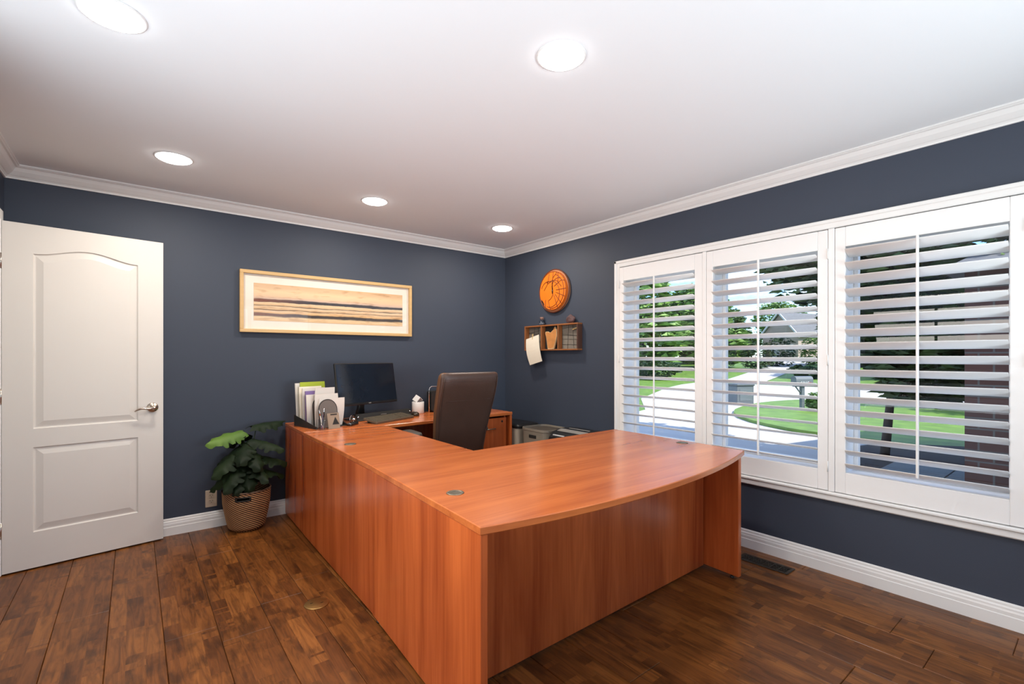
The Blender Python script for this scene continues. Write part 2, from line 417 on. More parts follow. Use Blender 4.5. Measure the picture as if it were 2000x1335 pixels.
# ---- foyer beyond the left wall
mb = MB(); mb.box((-4.2, YF - .6, -.08), (XL - .141, YB + .5, 0)); sbuild(mb, 'floor_foyer', pm('foyer_floor', (.30, .16, .08), .4, var=.3, stretch=(1, 8, 1)), 'wood floor of the foyer beyond the left wall', 'floor')
mb = MB(); mb.box((-4.2, YF - .6, HC), (XL - .141, YB + .5, HC + .1)); sbuild(mb, 'ceiling_foyer', CEIL, 'white foyer ceiling beyond the left wall', 'ceiling')
mb = MB(); mb.box((-4.3, YF - .6, 0), (-4.2, YB + .5, HC)); mb.box((-4.2, YB + .4, 0), (XL - .141, YB + .5, HC)); mb.box((-4.2, YF - .6, 0), (XL - .141, YF - .5, HC))
sbuild(mb, 'wall_foyer', HALLW, 'pale foyer wall beyond the left wall', 'wall')

# ---- mouldings: profile is (distance from wall, height), mitred at inside corners
def moulding(name, prof, p, q, inward, label, mitre=(1, 1), mat=TRIM):
    p = Vector(p); q = Vector(q); d = (q - p).normalized(); n = Vector(inward)
    mb = MB(); ra = []; rb = []
    for dd, z in prof:
        a = p + n * dd + d * dd * mitre[0]; b = q + n * dd - d * dd * mitre[1]
        ra.append((a.x, a.y, z)); rb.append((b.x, b.y, z))
    mb.loft([ra, rb], smooth=False)
    return sbuild(mb, name, mat, label, 'moulding')
CR = [(0, 2.335), (.008, 2.335), (.010, 2.343), (.013, 2.346), (.016, 2.350), (.022, 2.353), (.032, 2.362), (.044, 2.374), (.052, 2.388), (.056, 2.394), (.066, 2.396), (.070, 2.400), (.075, 2.402), (.075, HC), (0, HC)]
moulding('trim_1', CR, (XL, YB), (XR, YB), (0, -1), 'white crown moulding along the back wall above the picture')
moulding('trim_2', CR, (XR, YB), (XR, YF), (-1, 0), 'white crown moulding along the wall above the windows')
moulding('trim_3', CR, (XL, YF), (XL, YB), (1, 0), 'white crown moulding along the left wall above the door')
moulding('trim_4', CR, (XR, YF), (XL, YF), (0, 1), 'white crown moulding behind the camera')
BB = [(0, 0), (.018, 0), (.018, .058), (.0155, .061), (.0155, .078), (.013, .086), (.0125, .094), (.008, .101), (.0075, .110), (.004, .116), (0, .117)]
moulding('baseboard_back', BB, (XL, YB), (XR, YB), (0, -1), 'white baseboard along the back wall behind the basket')
moulding('baseboard_right', BB, (XR, YB), (XR, YF), (-1, 0), 'white baseboard under the windows')
moulding('baseboard_left', BB, (XL, FO1 + .07), (XL, DY0 - .07), (1, 0), 'white baseboard along the left wall', (0, 0))
moulding('baseboard_front', BB, (XR, YF), (XL, YF), (0, 1), 'white baseboard behind the camera')
# ---- door casing on the left wall and casing of the added wide opening
def casing(name, y0, y1, h, label, wd=.062):
    mb = MB()
    for a, b in (((XL, y0 - wd, 0), (XL + .016, y0, h + wd)), ((XL, y1, 0), (XL + .016, y1 + wd, h + wd)), ((XL, y0, h), (XL + .016, y1, h + wd))): mb.box(a, b, .004)
    for a, b in (((XL - .12, y0 - .001, 0), (XL, y0 + .012, h)), ((XL - .12, y1 - .012, 0), (XL, y1 + .001, h)), ((XL - .12, y0, h - .012), (XL, y1, h + .001))): mb.box(a, b, .002)
    return sbuild(mb, name, TRIM, label, 'door casing')
casing('trim_5', DY0, DY1, DH, 'white casing around the doorway at the left edge')
casing('trim_6', FO0, FO1, FOH, 'white casing around the added, unseen foyer opening')

mb = MB(); mb.box((XL - .1408, DY0 + .012, -.016), (XL - .001, DY1 - .012, .001), .002); sbuild(mb, 'trim_8', FLOORW, 'wooden threshold of the doorway at the left edge', 'threshold')
mb = MB(); mb.box((XL - .1408, FO0 + .012, -.016), (XL - .001, FO1 - .012, .001), .002); sbuild(mb, 'trim_9', FLOORW, 'wooden threshold of the added, unseen foyer opening', 'threshold')
# ---- the open door
e = Vector((.755, .11)).normalized(); DW, DT = .760, .035
door = struct('door_1', 'white two-panel arched door standing open', 'door', (-.595, 3.957, .010))
door.rotation_euler = (0, 0, math.atan2(e.y, e.x))
s0, s1, zl0, zl1, zu0, zsh, zpk = .127, .622, .210, .712, .822, 1.858, 1.905
def arch(s, inset=0.):
    # cathedral curve of the upper panel's head
    t = (s - s0) / (s1 - s0)
    return zsh + (zpk - zsh) * (math.cos(PI * (2 * t - 1)) + 1) / 2 if 0 <= t <= 1 else zsh
NA = 24
sa = [s0 + (s1 - s0) * i / NA for i in range(NA + 1)]
FX = Matrix(((1, 0, 0, 0), (0, 0, 1, 0), (0, 1, 0, 0), (0, 0, 0, 1)))     # (s, z, depth) -> door axes
mb = MB(); H = 2.03
mb.box((0, .010, 0), (DW, DT, H), .001)
rd = .010
for poly in ([(0, 0), (s0, 0), (s0, H), (0, H)], [(s1, 0), (DW, 0), (DW, H), (s1, H)], [(s0, 0), (s1, 0), (s1, zl0), (s0, zl0)], [(s0, zl1), (s1, zl1), (s1, zu0), (s0, zu0)]):
    mb.prism(poly, 0, rd, FX)
mb.prism([(s, arch(s)) for s in sa] + [(s1, H), (s0, H)], 0, rd, FX)
mb.build('door_leaf', DOORW, door)
def door_panel(outline, inset_fn):
    # moulded panel: steep groove at the edge, sloped field, flat raised centre
    mb = MB(); rings = []
    for ins, dep in ((0, .0015), (.006, .0085), (.012, .0085), (.040, .002), (.044, .001)):
        rings.append([FX @ Vector((*p, dep)) for p in inset_fn(ins)])
    mb.loft(rings, smooth=False, cap=False)
    n = len(rings[0]); mb.add(rings[-1], [list(range(n))])
    return mb.build('door_panel', DOORW, door)
def lower(i): return [(s0 + i, zl0 + i), (s1 - i, zl0 + i), (s1 - i, zl1 - i), (s0 + i, zl1 - i)]
def upper(i):
    p = [(s0 + i, zu0 + i), (s1 - i, zu0 + i)]
    for k in range(NA + 1):
        t = 1 - k / NA; s = s0 + i + (s1 - s0 - 2 * i) * t
        p.append((s, arch(s0 + (s1 - s0) * t) - i * 1.02))
    return p
door_panel(None, lower); door_panel(None, upper)
hd = MB(); Mh = T(.700, 0, .905) @ Matrix.Rotation(R(90), 4, 'X')
hd.lathe([(.001, 0), (.033, 0), (.033, .004), (.028, .008), (.022, .010), (.018, .014), (.0115, .016), (.0105, .040), (.0125, .043), (.0125, .055), (.009, .060), (.001, .061)], 28, Mh)
dh = hd.build('door_handle', NICKEL, door); dh['label'] = 'satin nickel handle rose'
hl = MB(); pts = [(.700, -.050, .905), (.680, -.052, .902), (.655, -.052, .904), (.632, -.050, .905), (.612, -.045, .898), (.598, -.040, .887)]
hl.tube(pts, [.009, .0085, .0075, .007, .006, .004], 10); hl.build('lever', NICKEL, dh)
for z in (.25, 1.02, 1.80):
    mb = MB(); mb.tube([(-.004, .004, z - .045), (-.004, .004, z + .045)], .006, 8); mb.build('hinge', NICKEL, door)

# ---- windows: sash frames and panes in the openings
for i, (a, b) in enumerate(OPEN):
    wnd = struct('window_%d' % (i + 1), ['narrow window nearest the room corner, behind the first shutter', 'window behind the middle shutter, looking at the mailbox', 'window behind the shutter nearest the right edge'][i], 'window', (XR + .14, a, WZ0))
    W_, H_ = b - a, WZ1 - WZ0; mb = MB()
    # painted reveal lining
    for p, q in (((-.139, 0, 0), (.02, .012, H_)), ((-.139, W_ - .012, 0), (.02, W_, H_)), ((-.139, .012, 0), (.02, W_ - .012, .012)), ((-.139, .012, H_ - .012), (.02, W_ - .012, H_))): mb.box(p, q)
    mb.build('window_reveal', SHUT, wnd)
    mb = MB()
    for p, q in (((-.02, .012, .012), (.02, .034, H_ - .012)), ((-.02, W_ - .034, .012), (.02, W_ - .012, H_ - .012)), ((-.02, .034, .012), (.02, W_ - .034, .034)), ((-.02, .034, H_ - .034), (.02, W_ - .034, H_ - .012))): mb.box(p, q, .002)
    mb.build('window_frame', SHUT, wnd)
    mb = MB(); mb.box((-.003, .034, .034), (.003, W_ - .034, H_ - .034)); mb.build('pane', GLASS, wnd)
    po = light('window_daylight_portal', 'AREA', (XR + .19, (a + b) / 2, (WZ0 + WZ1) / 2), (R(90), 0, R(90)), 1, shape='RECTANGLE', size=W_, size_y=H_)
    po.data.cycles.is_portal = True

# ---- casing of the window group
cy0, cy1, cz0, cz1, cw = .196, 2.604, .425, 2.052, .052
cs = struct('trim_7', 'white stepped casing around the three shuttered windows', 'window casing', (XR, 0, 0))
mb = MB()
def step_bar(mb, a, b):      # a, b = (y, z) corners; inner edge thinner
    pass
for y0, y1, z0, z1 in ((cy0, cy0 + cw, cz0, cz1), (cy1 - cw, cy1, cz0, cz1), (cy0 + cw, cy1 - cw, cz1 - cw, cz1)):
    mb.box((-.030, y0, z0), (0, y1, z1), .004)
for y0, y1, z0, z1 in ((cy0 - .0, cy0 + .022, cz0, cz1), (cy1 - .022, cy1, cz0, cz1), (cy0, cy1, cz1 - .022, cz1)):
    mb.box((-.037, y0 - .001, z0), (0, y1 + .001, z1 + .001), .004)
mb.build('casing_frame', TRIM, cs)
mb = MB(); mb.box((-.050, cy0 - .004, .462), (0, cy1 + .004, .480), .005); mb.box((-.034, cy0, .425), (0, cy1, .4615), .006)
mb.build('window_stool', TRIM, cs)
for y0, y1 in ((1.787, 1.816), (1.002, 1.034)):
    mb = MB(); mb.box((-.034, y0, .482), (0, y1, 1.998), .003); mb.build('mullion_post', SHUT, cs)

# ---- plantation shutters
SH = [(1.817, 2.551, 1.875, 2.509, 16, 'white louvered shutter in the window nearest the room corner'),
      (1.036, 1.785, 1.089, 1.737, 16, 'white louvered shutter in the middle window'),
      (.250, 1.000, .302, .948, 27, 'white louvered shutter in the window nearest the right edge, louvers tilted most closed')]
def louver_mesh(Ln, tilt):
    mb = MB(); n = 16; hw, ht = .0445, .0055; ring = []
    for i in range(n):
        a = 2 * PI * i / n; ring.append((hw * math.cos(a), ht * math.sin(a)))
    c, s_ = math.cos(tilt), math.sin(tilt)
    # local x points outwards; the inner edge is the higher one
    rr = [(x * c + z * s_, -x * s_ + z * c) for x, z in ring]
    mb.loft([[(x, -Ln / 2, z) for x, z in rr], [(x, Ln / 2, z) for x, z in rr]])
    return mb
for i, (y0, y1, o0, o1, tilt, lab) in enumerate(SH):
    px = XR - .018
    sh = thing('plantation_shutter', lab, 'shutter', (px, (y0 + y1) / 2, .484), 0, 'plantation shutters on the window wall')
    yc = (y0 + y1) / 2; H_ = 1.994 - .484; b0, b1 = .602 - .484, 1.882 - .484; th = .015
    for a, b in ((y0, o0), (o1, y1)):
        mb = MB(); mb.box((-th, a - yc, 0), (th, b - yc, H_), .003); mb.build('stile', SHUT, sh)
    for z0, z1 in ((0, b0), (b1, H_)):
        mb = MB(); mb.box((-th, o0 - yc, z0), (th, o1 - yc, z1), .002); mb.build('rail', SHUT, sh)
    nl = 17; pitch = (b1 - b0) / nl; lm = None
    for k in range(nl):
        z = b0 + pitch * (k + .5)
        if lm is None:
            lo = louver_mesh(o1 - o0 - .006, R(tilt)).build('louver', SHUT, sh, (0, (o0 + o1) / 2 - yc, z)); lm = lo.data
        else:
            lo = bpy.data.objects.new('louver', lm); COL.objects.link(lo); lo.parent = sh; lo.location = (0, (o0 + o1) / 2 - yc, z)
    rx = -.0445 * math.cos(R(tilt)) - .008
    mb = MB(); rc = (o0 + o1) / 2 - yc; dz = .0445 * math.sin(R(tilt))
    mb.box((rx - .006, rc - .006, b0 + pitch * .5 + dz - .02), (rx + .006, rc + .006, b1 - .004), .003); mb.build('tilt_rod', SHUT, sh)
    for z in (.14, H_ / 2, H_ - .14):
        mb = MB(); yy = (y1 - yc + .001) if i == 0 else (y0 - yc - .001)
        mb.tube([(-.018, yy, z - .03), (-.018, yy, z + .03)], .004, 8); mb.build('hinge', TRIM, sh)

# ---- recessed ceiling lights
LAMPS = [(1.283, 1.318, 'recessed ceiling light nearest the camera, high in the middle'), (.181, 3.386, 'recessed ceiling light above the open door'),
         (-.057, 2.092, 'recessed ceiling light at the top left corner'), (1.396, 3.402, 'recessed ceiling light above the framed picture'),
         (2.587, 3.412, 'recessed ceiling light closest to the room corner')]
for x, y, lab in LAMPS:
    t = thing('recessed_light', lab, 'ceiling light', (x, y, HC), 0, 'recessed ceiling lights')
    mb = MB(); mb.lathe([(.086, -.0005), (.096, -.0005), (.095, -.003), (.090, -.005), (.086, -.004)], 40); mb.build('trim_ring', LAMPTRIM, t)
    mb = MB(); mb.lathe([(.0855, -.001), (.0855, -.007), (.074, -.013), (.048, -.017), (.001, -.018)], 40, cap=False); mb.build('lamp_lens', LENS, t)
    a = light('recessed_light_beam', 'AREA', (0, 0, -.024), (0, 0, 0), LAMP_ENERGY, LAMP_COL, shape='DISK', size=.15); a.parent = t

# ================================================================== DESK GROUP
DZ, TH = .730, .027
def slab(mb, poly, z0, z1, ch=.003):
    # polygon slab with a small chamfer on its upper and lower edge
    c = Vector((sum(p[0] for p in poly) / len(poly), sum(p[1] for p in poly) / len(poly)))
    def ins(k):
        r = []
        for i, p in enumerate(poly):
            a = Vector(poly[i - 1]); b = Vector(p); d = Vector(poly[(i + 1) % len(poly)])
            n1 = Vector((-(b - a).y, (b - a).x)).normalized(); n2 = Vector((-(d - b).y, (d - b).x)).normalized()
            m = (n1 + n2); m = m / max(.3, m.dot(n1)); r.append(b + m * k)
        return r
    rings = [[(p.x, p.y, z) for p in ins(k)] for k, z in ((ch, z0), (0, z0 + ch), (0, z1 - ch), (ch, z1))]
    mb.loft(rings, smooth=False)
def off(poly, o): return [(x - o[0], y - o[1]) for x, y in poly]
NC, TIP, BR_, SL = (.843, 1.224), (2.700, 1.300), (2.752, 2.270), (.902, 2.236)
bow = []
for i in range(1, 40):
    t = i / 40; x = NC[0] + (TIP[0] - NC[0]) * t; y = NC[1] + (TIP[1] - NC[1]) * t
    bow.append((x, y - .108 * (1 - abs(2 * t - 1) ** 2.1)))
O = (.85, 1.23, 0)
dk = thing('bow_front_desk', 'large cherry bow-front desk closest to the camera', 'desk', O)
mb = MB(); slab(mb, off([NC] + bow + [TIP, BR_, SL], O), DZ - TH, DZ); mb.build('desk_top', LAMX, dk)
def panel(root, o, name, p, q, th, z0, z1, mat, ch=.002):
    mb = MB(); mb.quadbox((p[0] - o[0], p[1] - o[1]), (q[0] - o[0], q[1] - o[1]), th, z0, z1, ch); return mb.build(name, mat, root)
panel(dk, O, 'end_panel', (.904, 2.232), (.8475, 1.230), .028, .012, DZ - TH - .001, LAMZ)
panel(dk, O, 'end_panel', (2.688, 1.312), (2.738, 2.262), .028, .020, DZ - TH - .001, LAMZ)
panel(dk, O, 'modesty_panel', (.8925, 1.502), (2.668, 1.528), .022, .014, DZ - TH - .001, LAMZ)
for gx, gy in ((.978, 1.592), (2.640, 1.652)):
    mb = MB(); mb.lathe([(.001, .0015), (.022, .002), (.026, .0015), (.027, .003), (.033, .003), (.035, .0005)], 28, T(gx - O[0], gy - O[1], DZ)); mb.box((gx - O[0] - .011, gy - O[1] + .014, DZ + .0018), (gx - O[0] + .011, gy - O[1] + .024, DZ + .004), .001)
    g = mb.build('grommet', GROMM, dk); g['label'] = 'grey metal cable grommet'
for gx, gy in ((2.69, 1.36), (2.725, 2.2), (.87, 1.29), (.9, 2.17)):
    mb = MB(); mb.lathe([(.012, 0), (.012, .006), (.006, .008), (.006, .024)], 10, T(gx - O[0] + .012 * (1 if gx < 2 else -1), gy - O[1], 0)); mb.build('glide', BLACK, dk)
# return along the left side
O = (.91, 2.25, 0)
rt = thing('desk_return', 'narrow cherry desk return joining the bow-front desk to the credenza', 'desk', O)
mb = MB(); slab(mb, off([(.9045, 2.2405), (1.503, 2.2515), (1.512, 3.4985), (.9295, 3.5105)], O), DZ - TH, DZ); mb.build('desk_top', LAMX, rt)
panel(rt, O, 'back_panel', (.9305, 3.508), (.907, 2.238), .026, .012, DZ - TH - .001, LAMZ)
panel(rt, O, 'support_panel', (.94, 2.262), (1.44, 2.268), .022, .012, DZ - TH - .001, LAMZ)
mb = MB(); mb.lathe([(.001, .0015), (.022, .002), (.026, .0015), (.027, .003), (.033, .003), (.035, .0005)], 28, T(1.024 - O[0], 2.871 - O[1], DZ)); mb.box((.02 + .094 - .011, .621 + .014, DZ + .0018), (.02 + .094 + .011, .621 + .024, DZ + .004), .001)
g = mb.build('grommet', GROMM, rt); g['label'] = 'dark metal cable grommet'
# credenza on the back wall
O = (1.9, 3.85, 0)
cr = thing('credenza', 'cherry credenza with file drawers against the back wall', 'desk', O)
mb = MB(); slab(mb, off([(.930, 3.512), (1.512, 3.500), (2.840, 3.585), (2.843, 4.122), (.947, 4.122)], O), DZ - TH, DZ); mb.build('desk_top', LAMX, cr)
panel(cr, O, 'end_panel', (.948, 4.120), (.9325, 3.514), .026, .012, DZ - TH - .001, LAMZ)
panel(cr, O, 'end_panel', (2.812, 3.586), (2.8145, 4.12), -.001 - .025, .012, DZ - TH - .001, LAMZ)
panel(cr, O, 'back_panel', (.98, 4.095), (2.80, 4.095), .018, .10, DZ - TH - .001, LAMZ)
px0, px1, py = 2.395, 2.783, 3.600
mb = MB()
mb.box((px0 - O[0], py - O[1] + .02, .012), (px0 - O[0] + .018, .235, DZ - TH - .002), .001)
mb.box((px1 - O[0] - .018, py - O[1] + .02, .012), (px1 - O[0], .235, DZ - TH - .002), .001)
mb.box((px0 - O[0] + .018, py - O[1] + .02, .012), (px1 - O[0] - .018, .235, .05), .001)
mb.build('pedestal', LAMZ, cr)
for z0, z1 in ((.055, .368), (.373, .683)):
    mb = MB(); mb.box((px0 - O[0] + .004, py - O[1], z0), (px1 - O[0] - .004, py - O[1] + .019, z1), .002); d_ = mb.build('drawer', LAMZ, cr)
    mb = MB(); cx = (px0 + px1) / 2 - O[0]; zz = (z0 + z1) / 2 + .06
    mb.tube([(cx - .05, py - O[1], zz), (cx - .048, py - O[1] - .022, zz), (cx + .048, py - O[1] - .022, zz), (cx + .05, py - O[1], zz)], .005, 8); mb.build('handle', GROMM, d_)
    if z0 > .3:
        mb = MB(); mb.lathe([(.001, .004), (.009, .004), (.010, 0)], 16, T(px1 - O[0] - .055, py - O[1], z1 - .035) @ Matrix.Rotation(R(90), 4, 'X')); mb.build('lock', BLACK, d_)

# ================================================================== OFFICE CHAIR
CX, CY = 2.005, 3.36
ch = thing('office_chair', 'brown leather high-back office chair seen from behind', 'chair', (CX, CY, 0), R(-3))
def back_ring(z, w_, t_, yc, r=.5):
    n = 28; ring = []
    for i in range(n):
        a = 2 * PI * i / n; ca, sa_ = math.cos(a), math.sin(a); p = 5.0
        x = w_ / 2 * math.copysign(abs(ca) ** (2 / p), ca); y = t_ / 2 * math.copysign(abs(sa_) ** (2 / 3.2), sa_)
        ring.append((x, yc + y, z))
    return ring
# back leans away from the desk: rear face nearer the camera at the top
prof = [(.44, .40, .06, -.145), (.47, .43, .085, -.155), (.56, .44, .095, -.170), (.66, .455, .10, -.190), (.76, .475, .105, -.215), (.86, .495, .11, -.245), (.95, .502, .115, -.275), (1.03, .503, .12, -.302), (1.09, .503, .115, -.320), (1.118, .498, .098, -.328), (1.134, .480, .07, -.332), (1.141, .44, .035, -.334)]
mb = MB(); mb.loft([back_ring(*p) for p in prof])
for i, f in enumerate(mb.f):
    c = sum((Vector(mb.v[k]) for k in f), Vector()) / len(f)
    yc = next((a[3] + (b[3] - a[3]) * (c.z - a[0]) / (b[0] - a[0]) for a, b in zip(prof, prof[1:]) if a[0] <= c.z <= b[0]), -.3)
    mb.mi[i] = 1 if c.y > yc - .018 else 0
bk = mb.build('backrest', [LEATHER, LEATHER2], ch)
def yb(z, k=-.5):
    for a, b in zip(prof, prof[1:]):
        if a[0] <= z <= b[0]:
            t = (z - a[0]) / (b[0] - a[0]); return a[3] + (b[3] - a[3]) * t + k * (a[2] + (b[2] - a[2]) * t), (a[1] + (b[1] - a[1]) * t)
    return prof[-1][3], prof[-1][1]
def seam(name, pts, r=.0028):
    mb = MB(); mb.tube(pts, r, 6); return mb.build(name, LEATHER, bk)
seam('stitching', [(x, yb(1.075)[0] + .001 + .02 * (abs(x) / .24) ** 6, 1.075) for x in [(-.235 + .47 * i / 16) for i in range(17)]])
seam('stitching', [(x, yb(.93)[0] + .001, .93 + .003 * math.sin(9 * x)) for x in [(-.19 + .38 * i / 12) for i in range(13)]], .0018)
for sx in (-1, 1):
    seam('piping', [(sx * (yb(z)[1] / 2 - .022), yb(z)[0] + .010, z) for z in [.48 + .62 * i / 20 for i in range(21)]], .0035)
mb = MB()
rs = [(.40, .44, .40, .03), (.43, .49, .47, .06), (.47, .52, .50, .08), (.505, .52, .50, .08), (.525, .49, .47, .06), (.532, .40, .38, .03)]
mb.loft([[(x, y + .085, z) for x, y in rrect(w_, d_, r_ + .03)] for z, w_, d_, r_ in rs]); mb.build('seat', LEATHER2, ch)
for sx in (-1, 1):
    mb = MB(); x = sx * .300
    mb.tube([(sx * .22, .02, .41), (x, .03, .42), (x, .05, .50), (x, .06, .645)], [.016, .017, .017, .016], 10); ar = mb.build('armrest', BLACK, ch)
    mb = MB(); pts = rrect(.085, .27, .04)
    mb.loft([[(xx * k + x, yy * k + .055, z) for xx, yy in pts] for k, z in ((.9, .640), (1, .648), (1, .662), (.92, .672), (.7, .675))]); pd_ = mb.build('arm_pad', ARMG, ar)
mb = MB(); mb.lathe([(.03, .11), (.03, .25), (.022, .255), (.022, .36), (.10, .37), (.12, .40)], 20, T(0, .07, 0)); mb.build('gas_lift', BLACK, ch)
for k in range(5):
    a = R(90 + 72 * k); mb = MB(); dx, dy = math.cos(a), math.sin(a)
    mb.tube([(dx * .02, .07 + dy * .02, .115), (dx * .15, .07 + dy * .15, .105), (dx * .28, .07 + dy * .28, .075)], [.028, .022, .016], 10); leg = mb.build('base_leg', BLACK, ch)
    mb = MB()
    for s_ in (-.018, .018):
        mb.lathe([(.001, -.010), (.024, -.010), (.0275, -.006), (.0275, .006), (.024, .010), (.001, .010)], 16, T(dx * .285 - dy * s_, .07 + dy * .285 + dx * s_, .0275, a) @ Matrix.Rotation(R(90), 4, 'X'))
    mb.tube([(dx * .285, .07 + dy * .285, .028), (dx * .285, .07 + dy * .285, .08)], .008, 8); mb.build('caster', BLACK, leg)

# ================================================================== ON THE DESK
# monitor
MA = R(18)
mo = thing('computer_monitor', 'black flat computer monitor with a dark screen', 'monitor', (1.535, 3.885, DZ), MA)
Mm = T(0, 0, .305) @ Matrix.Rotation(R(-9), 4, 'X')
Wm, Hm = .610, .345
mb = MB(); mb.box((-Wm / 2, 0, -Hm / 2), (Wm / 2, .022, Hm / 2), .005, Mm); mb.box((-.2, .02, -.12), (.2, .05, .10), .012, Mm); hs = mb.build('housing', BLACK, mo)
mb = MB(); mb.box((-Wm / 2 + .008, -.0012, -Hm / 2 + .020), (Wm / 2 - .008, .002, Hm / 2 - .008), 0, Mm); mb.build('screen', SCREEN, mo)
mb = MB(); mb.box((-.012, -.002, -Hm / 2 + .007), (.012, .001, -Hm / 2 + .013), 0, Mm); mb.build('badge', SILVER, hs)
mb = MB(); mb.loft([[(x, y + yo, z) for x, y in rrect(w_, d_, r_)] for z, w_, d_, r_, yo in ((.008, .09, .05, .015, .105), (.10, .06, .035, .01, .095), (.24, .055, .03, .01, .062))]); mb.build('stand_neck', BLACK, mo)
mb = MB(); mb.loft([[(x, y + .108, z) for x, y in rrect(w_, d_, .03)] for z, w_, d_ in ((0, .25, .12), (.006, .25, .12), (.010, .235, .105))]); mb.build('stand_base', BLACK, mo)
# sound bar on the desk under the monitor
sb = thing('sound_bar', 'long black sound bar lying under the monitor', 'speaker', (1.69, 3.925, DZ), R(15.5))
Ls = .575; mb = MB(); pts = [(-.030, .012), (-.036, .004), (-.030, 0), (.030, 0), (.034, .006), (.030, .050), (.020, .056), (-.012, .056)]
mb.loft([[(x, y, z) for y, z in pts] for x in (-Ls / 2, Ls / 2)], smooth=False); bd = mb.build('bar_body', BLACKM, sb)
for x in (-Ls / 2 + .012, Ls / 2 - .012):
    mb = MB(); mb.lathe([(.001, .004), (.007, .003), (.009, 0)], 14, T(x, -.026, .034) @ Matrix.Rotation(R(68), 4, 'X')); mb.build('knob', CHROME, sb)
mb = MB(); mb.box((-.05, -.0275, .036), (.01, -.0255, .040), .0005); mb.build('badge', SILVER, bd)
# keyboard
kb = thing('keyboard', 'grey-brown computer keyboard in front of the monitor', 'keyboard', (1.665, 3.745, DZ), R(24))
Kt = T(0, 0, .0085, 0, R(9)); Wk, Dk = .455, .150
mb = MB(); mb.prism(rrect(Wk, Dk, .012), .006, .020, Kt); mb.box((-Wk / 2 + .03, Dk / 2 - .03, 0), (-Wk / 2 + .06, Dk / 2 - .02, .028)); mb.box((Wk / 2 - .06, Dk / 2 - .03, 0), (Wk / 2 - .03, Dk / 2 - .02, .028)); mb.box((-Wk / 2 + .02, -Dk / 2 + .008, 0), (Wk / 2 - .02, -Dk / 2 + .02, .008)); mb.build('keyboard_body', KEYB, kb)
mb = MB(); rows = [(-.058, [(.0, .07), (.074, .05), (.128, .14), (.272, .05)]), ] ; y = -.060
for r_ in range(6):
    x = -Wk / 2 + .010 + (.0 if r_ % 2 else .002)
    while x < Wk / 2 - .024:
        wd = .0175 if not (r_ == 0 and -.09 < x < .02) else .105
        mb.box((x, y, .019), (x + wd - .0025, y + .0165, .0245), .002, Kt); x += wd
        if abs(x - .085) < .009 or abs(x - .145) < .009: x += .008
    y += .0195 if r_ != 4 else .0225
k_ = mb.build('keys', KEYM, kb, fix=False); k_['kind'] = 'stuff'
# mouse
mb = MB()
mb.loft([[(x * k, y * k, z) for x, y in rrect(.062, .105, .03)] for k, z in ((.94, 0), (1, .008), (.95, .020), (.78, .030), (.5, .035), (.15, .037))])
ms = mb.build('computer_mouse', pm('mouse_shell', (.035, .022, .012), .25), None, (1.975, 3.895, DZ), (0, 0, R(-12))); tag(ms, 'small dark computer mouse beside the keyboard', 'mouse')
mb = MB(); mb.lathe([(.001, -.003), (.007, -.003), (.007, .003), (.001, .003)], 12, T(0, .03, .031) @ Matrix.Rotation(R(90), 4, 'Y')); mb.build('scroll_wheel', SILVER, ms)
# white cup with a little box standing in it
cu = thing('pen_cup', 'plain white cup by the wall beside the keyboard', 'cup', (2.085, 4.055, DZ))
mb = MB(); mb.lathe([(.001, .006), (.046, .006), (.050, .010), (.051, .106), (.0535, .108), (.056, .106), (.055, .004), (.052, 0), (.001, 0)], 32, cap=False); mb.build('cup_body', WHITEP, cu)
gb = thing('paper_cube', 'small white and grey printed cube sticking out of the white cup', 'box', (2.085, 4.055, DZ + .01))
Mc = T(-.004, 0, .115, R(35), R(28), R(30))
mb = MB(); mb.box((-.03, -.03, -.03), (.03, .03, .03), .002, Mc); mb.tube([(0, 0, 0), (-.003, 0, .09)], .004, 6); mb.build('cube_body', WHITEP, gb)
mb = MB()
for a in range(4):
    mb.box((-.026, -.0305, -.024 + a * .013), (.026, -.0298, -.016 + a * .013), 0, Mc); mb.box((-.024 + a * .013, -.026, .0298), (-.016 + a * .013, .026, .0305), 0, Mc)
mb.build('printed_face', pm('print_grey', (.16, .13, .15), .7), gb)
# black box with a chrome hoop behind the chair
sp = thing('hoop_speaker', 'black box with a chrome hoop frame standing behind the chair', 'speaker', (2.33, 4.06, DZ))
mb = MB(); mb.prism([(x, z + .105) for x, z in rrect(.25, .19, .02)], -.045, .045, Matrix(((1, 0, 0, 0), (0, 0, 1, 0), (0, 1, 0, .002), (0, 0, 0, 1)))); mb.build('speaker_box', BLACKM, sp)
mb = MB(); mb.tube([(-.142, -.03, 0), (-.142, -.03, .21)] + [(-.112 - .03 * math.cos(R(a)), -.03, .21 + .035 * math.sin(R(a))) for a in (20, 45, 70, 90)] + [(.112 + .03 * math.sin(R(a)), -.03, .21 + .035 * math.cos(R(a))) for a in (0, 30, 60, 90)] + [(.142, -.03, 0)], .005, 8); mb.build('hoop', CHROME, sp)

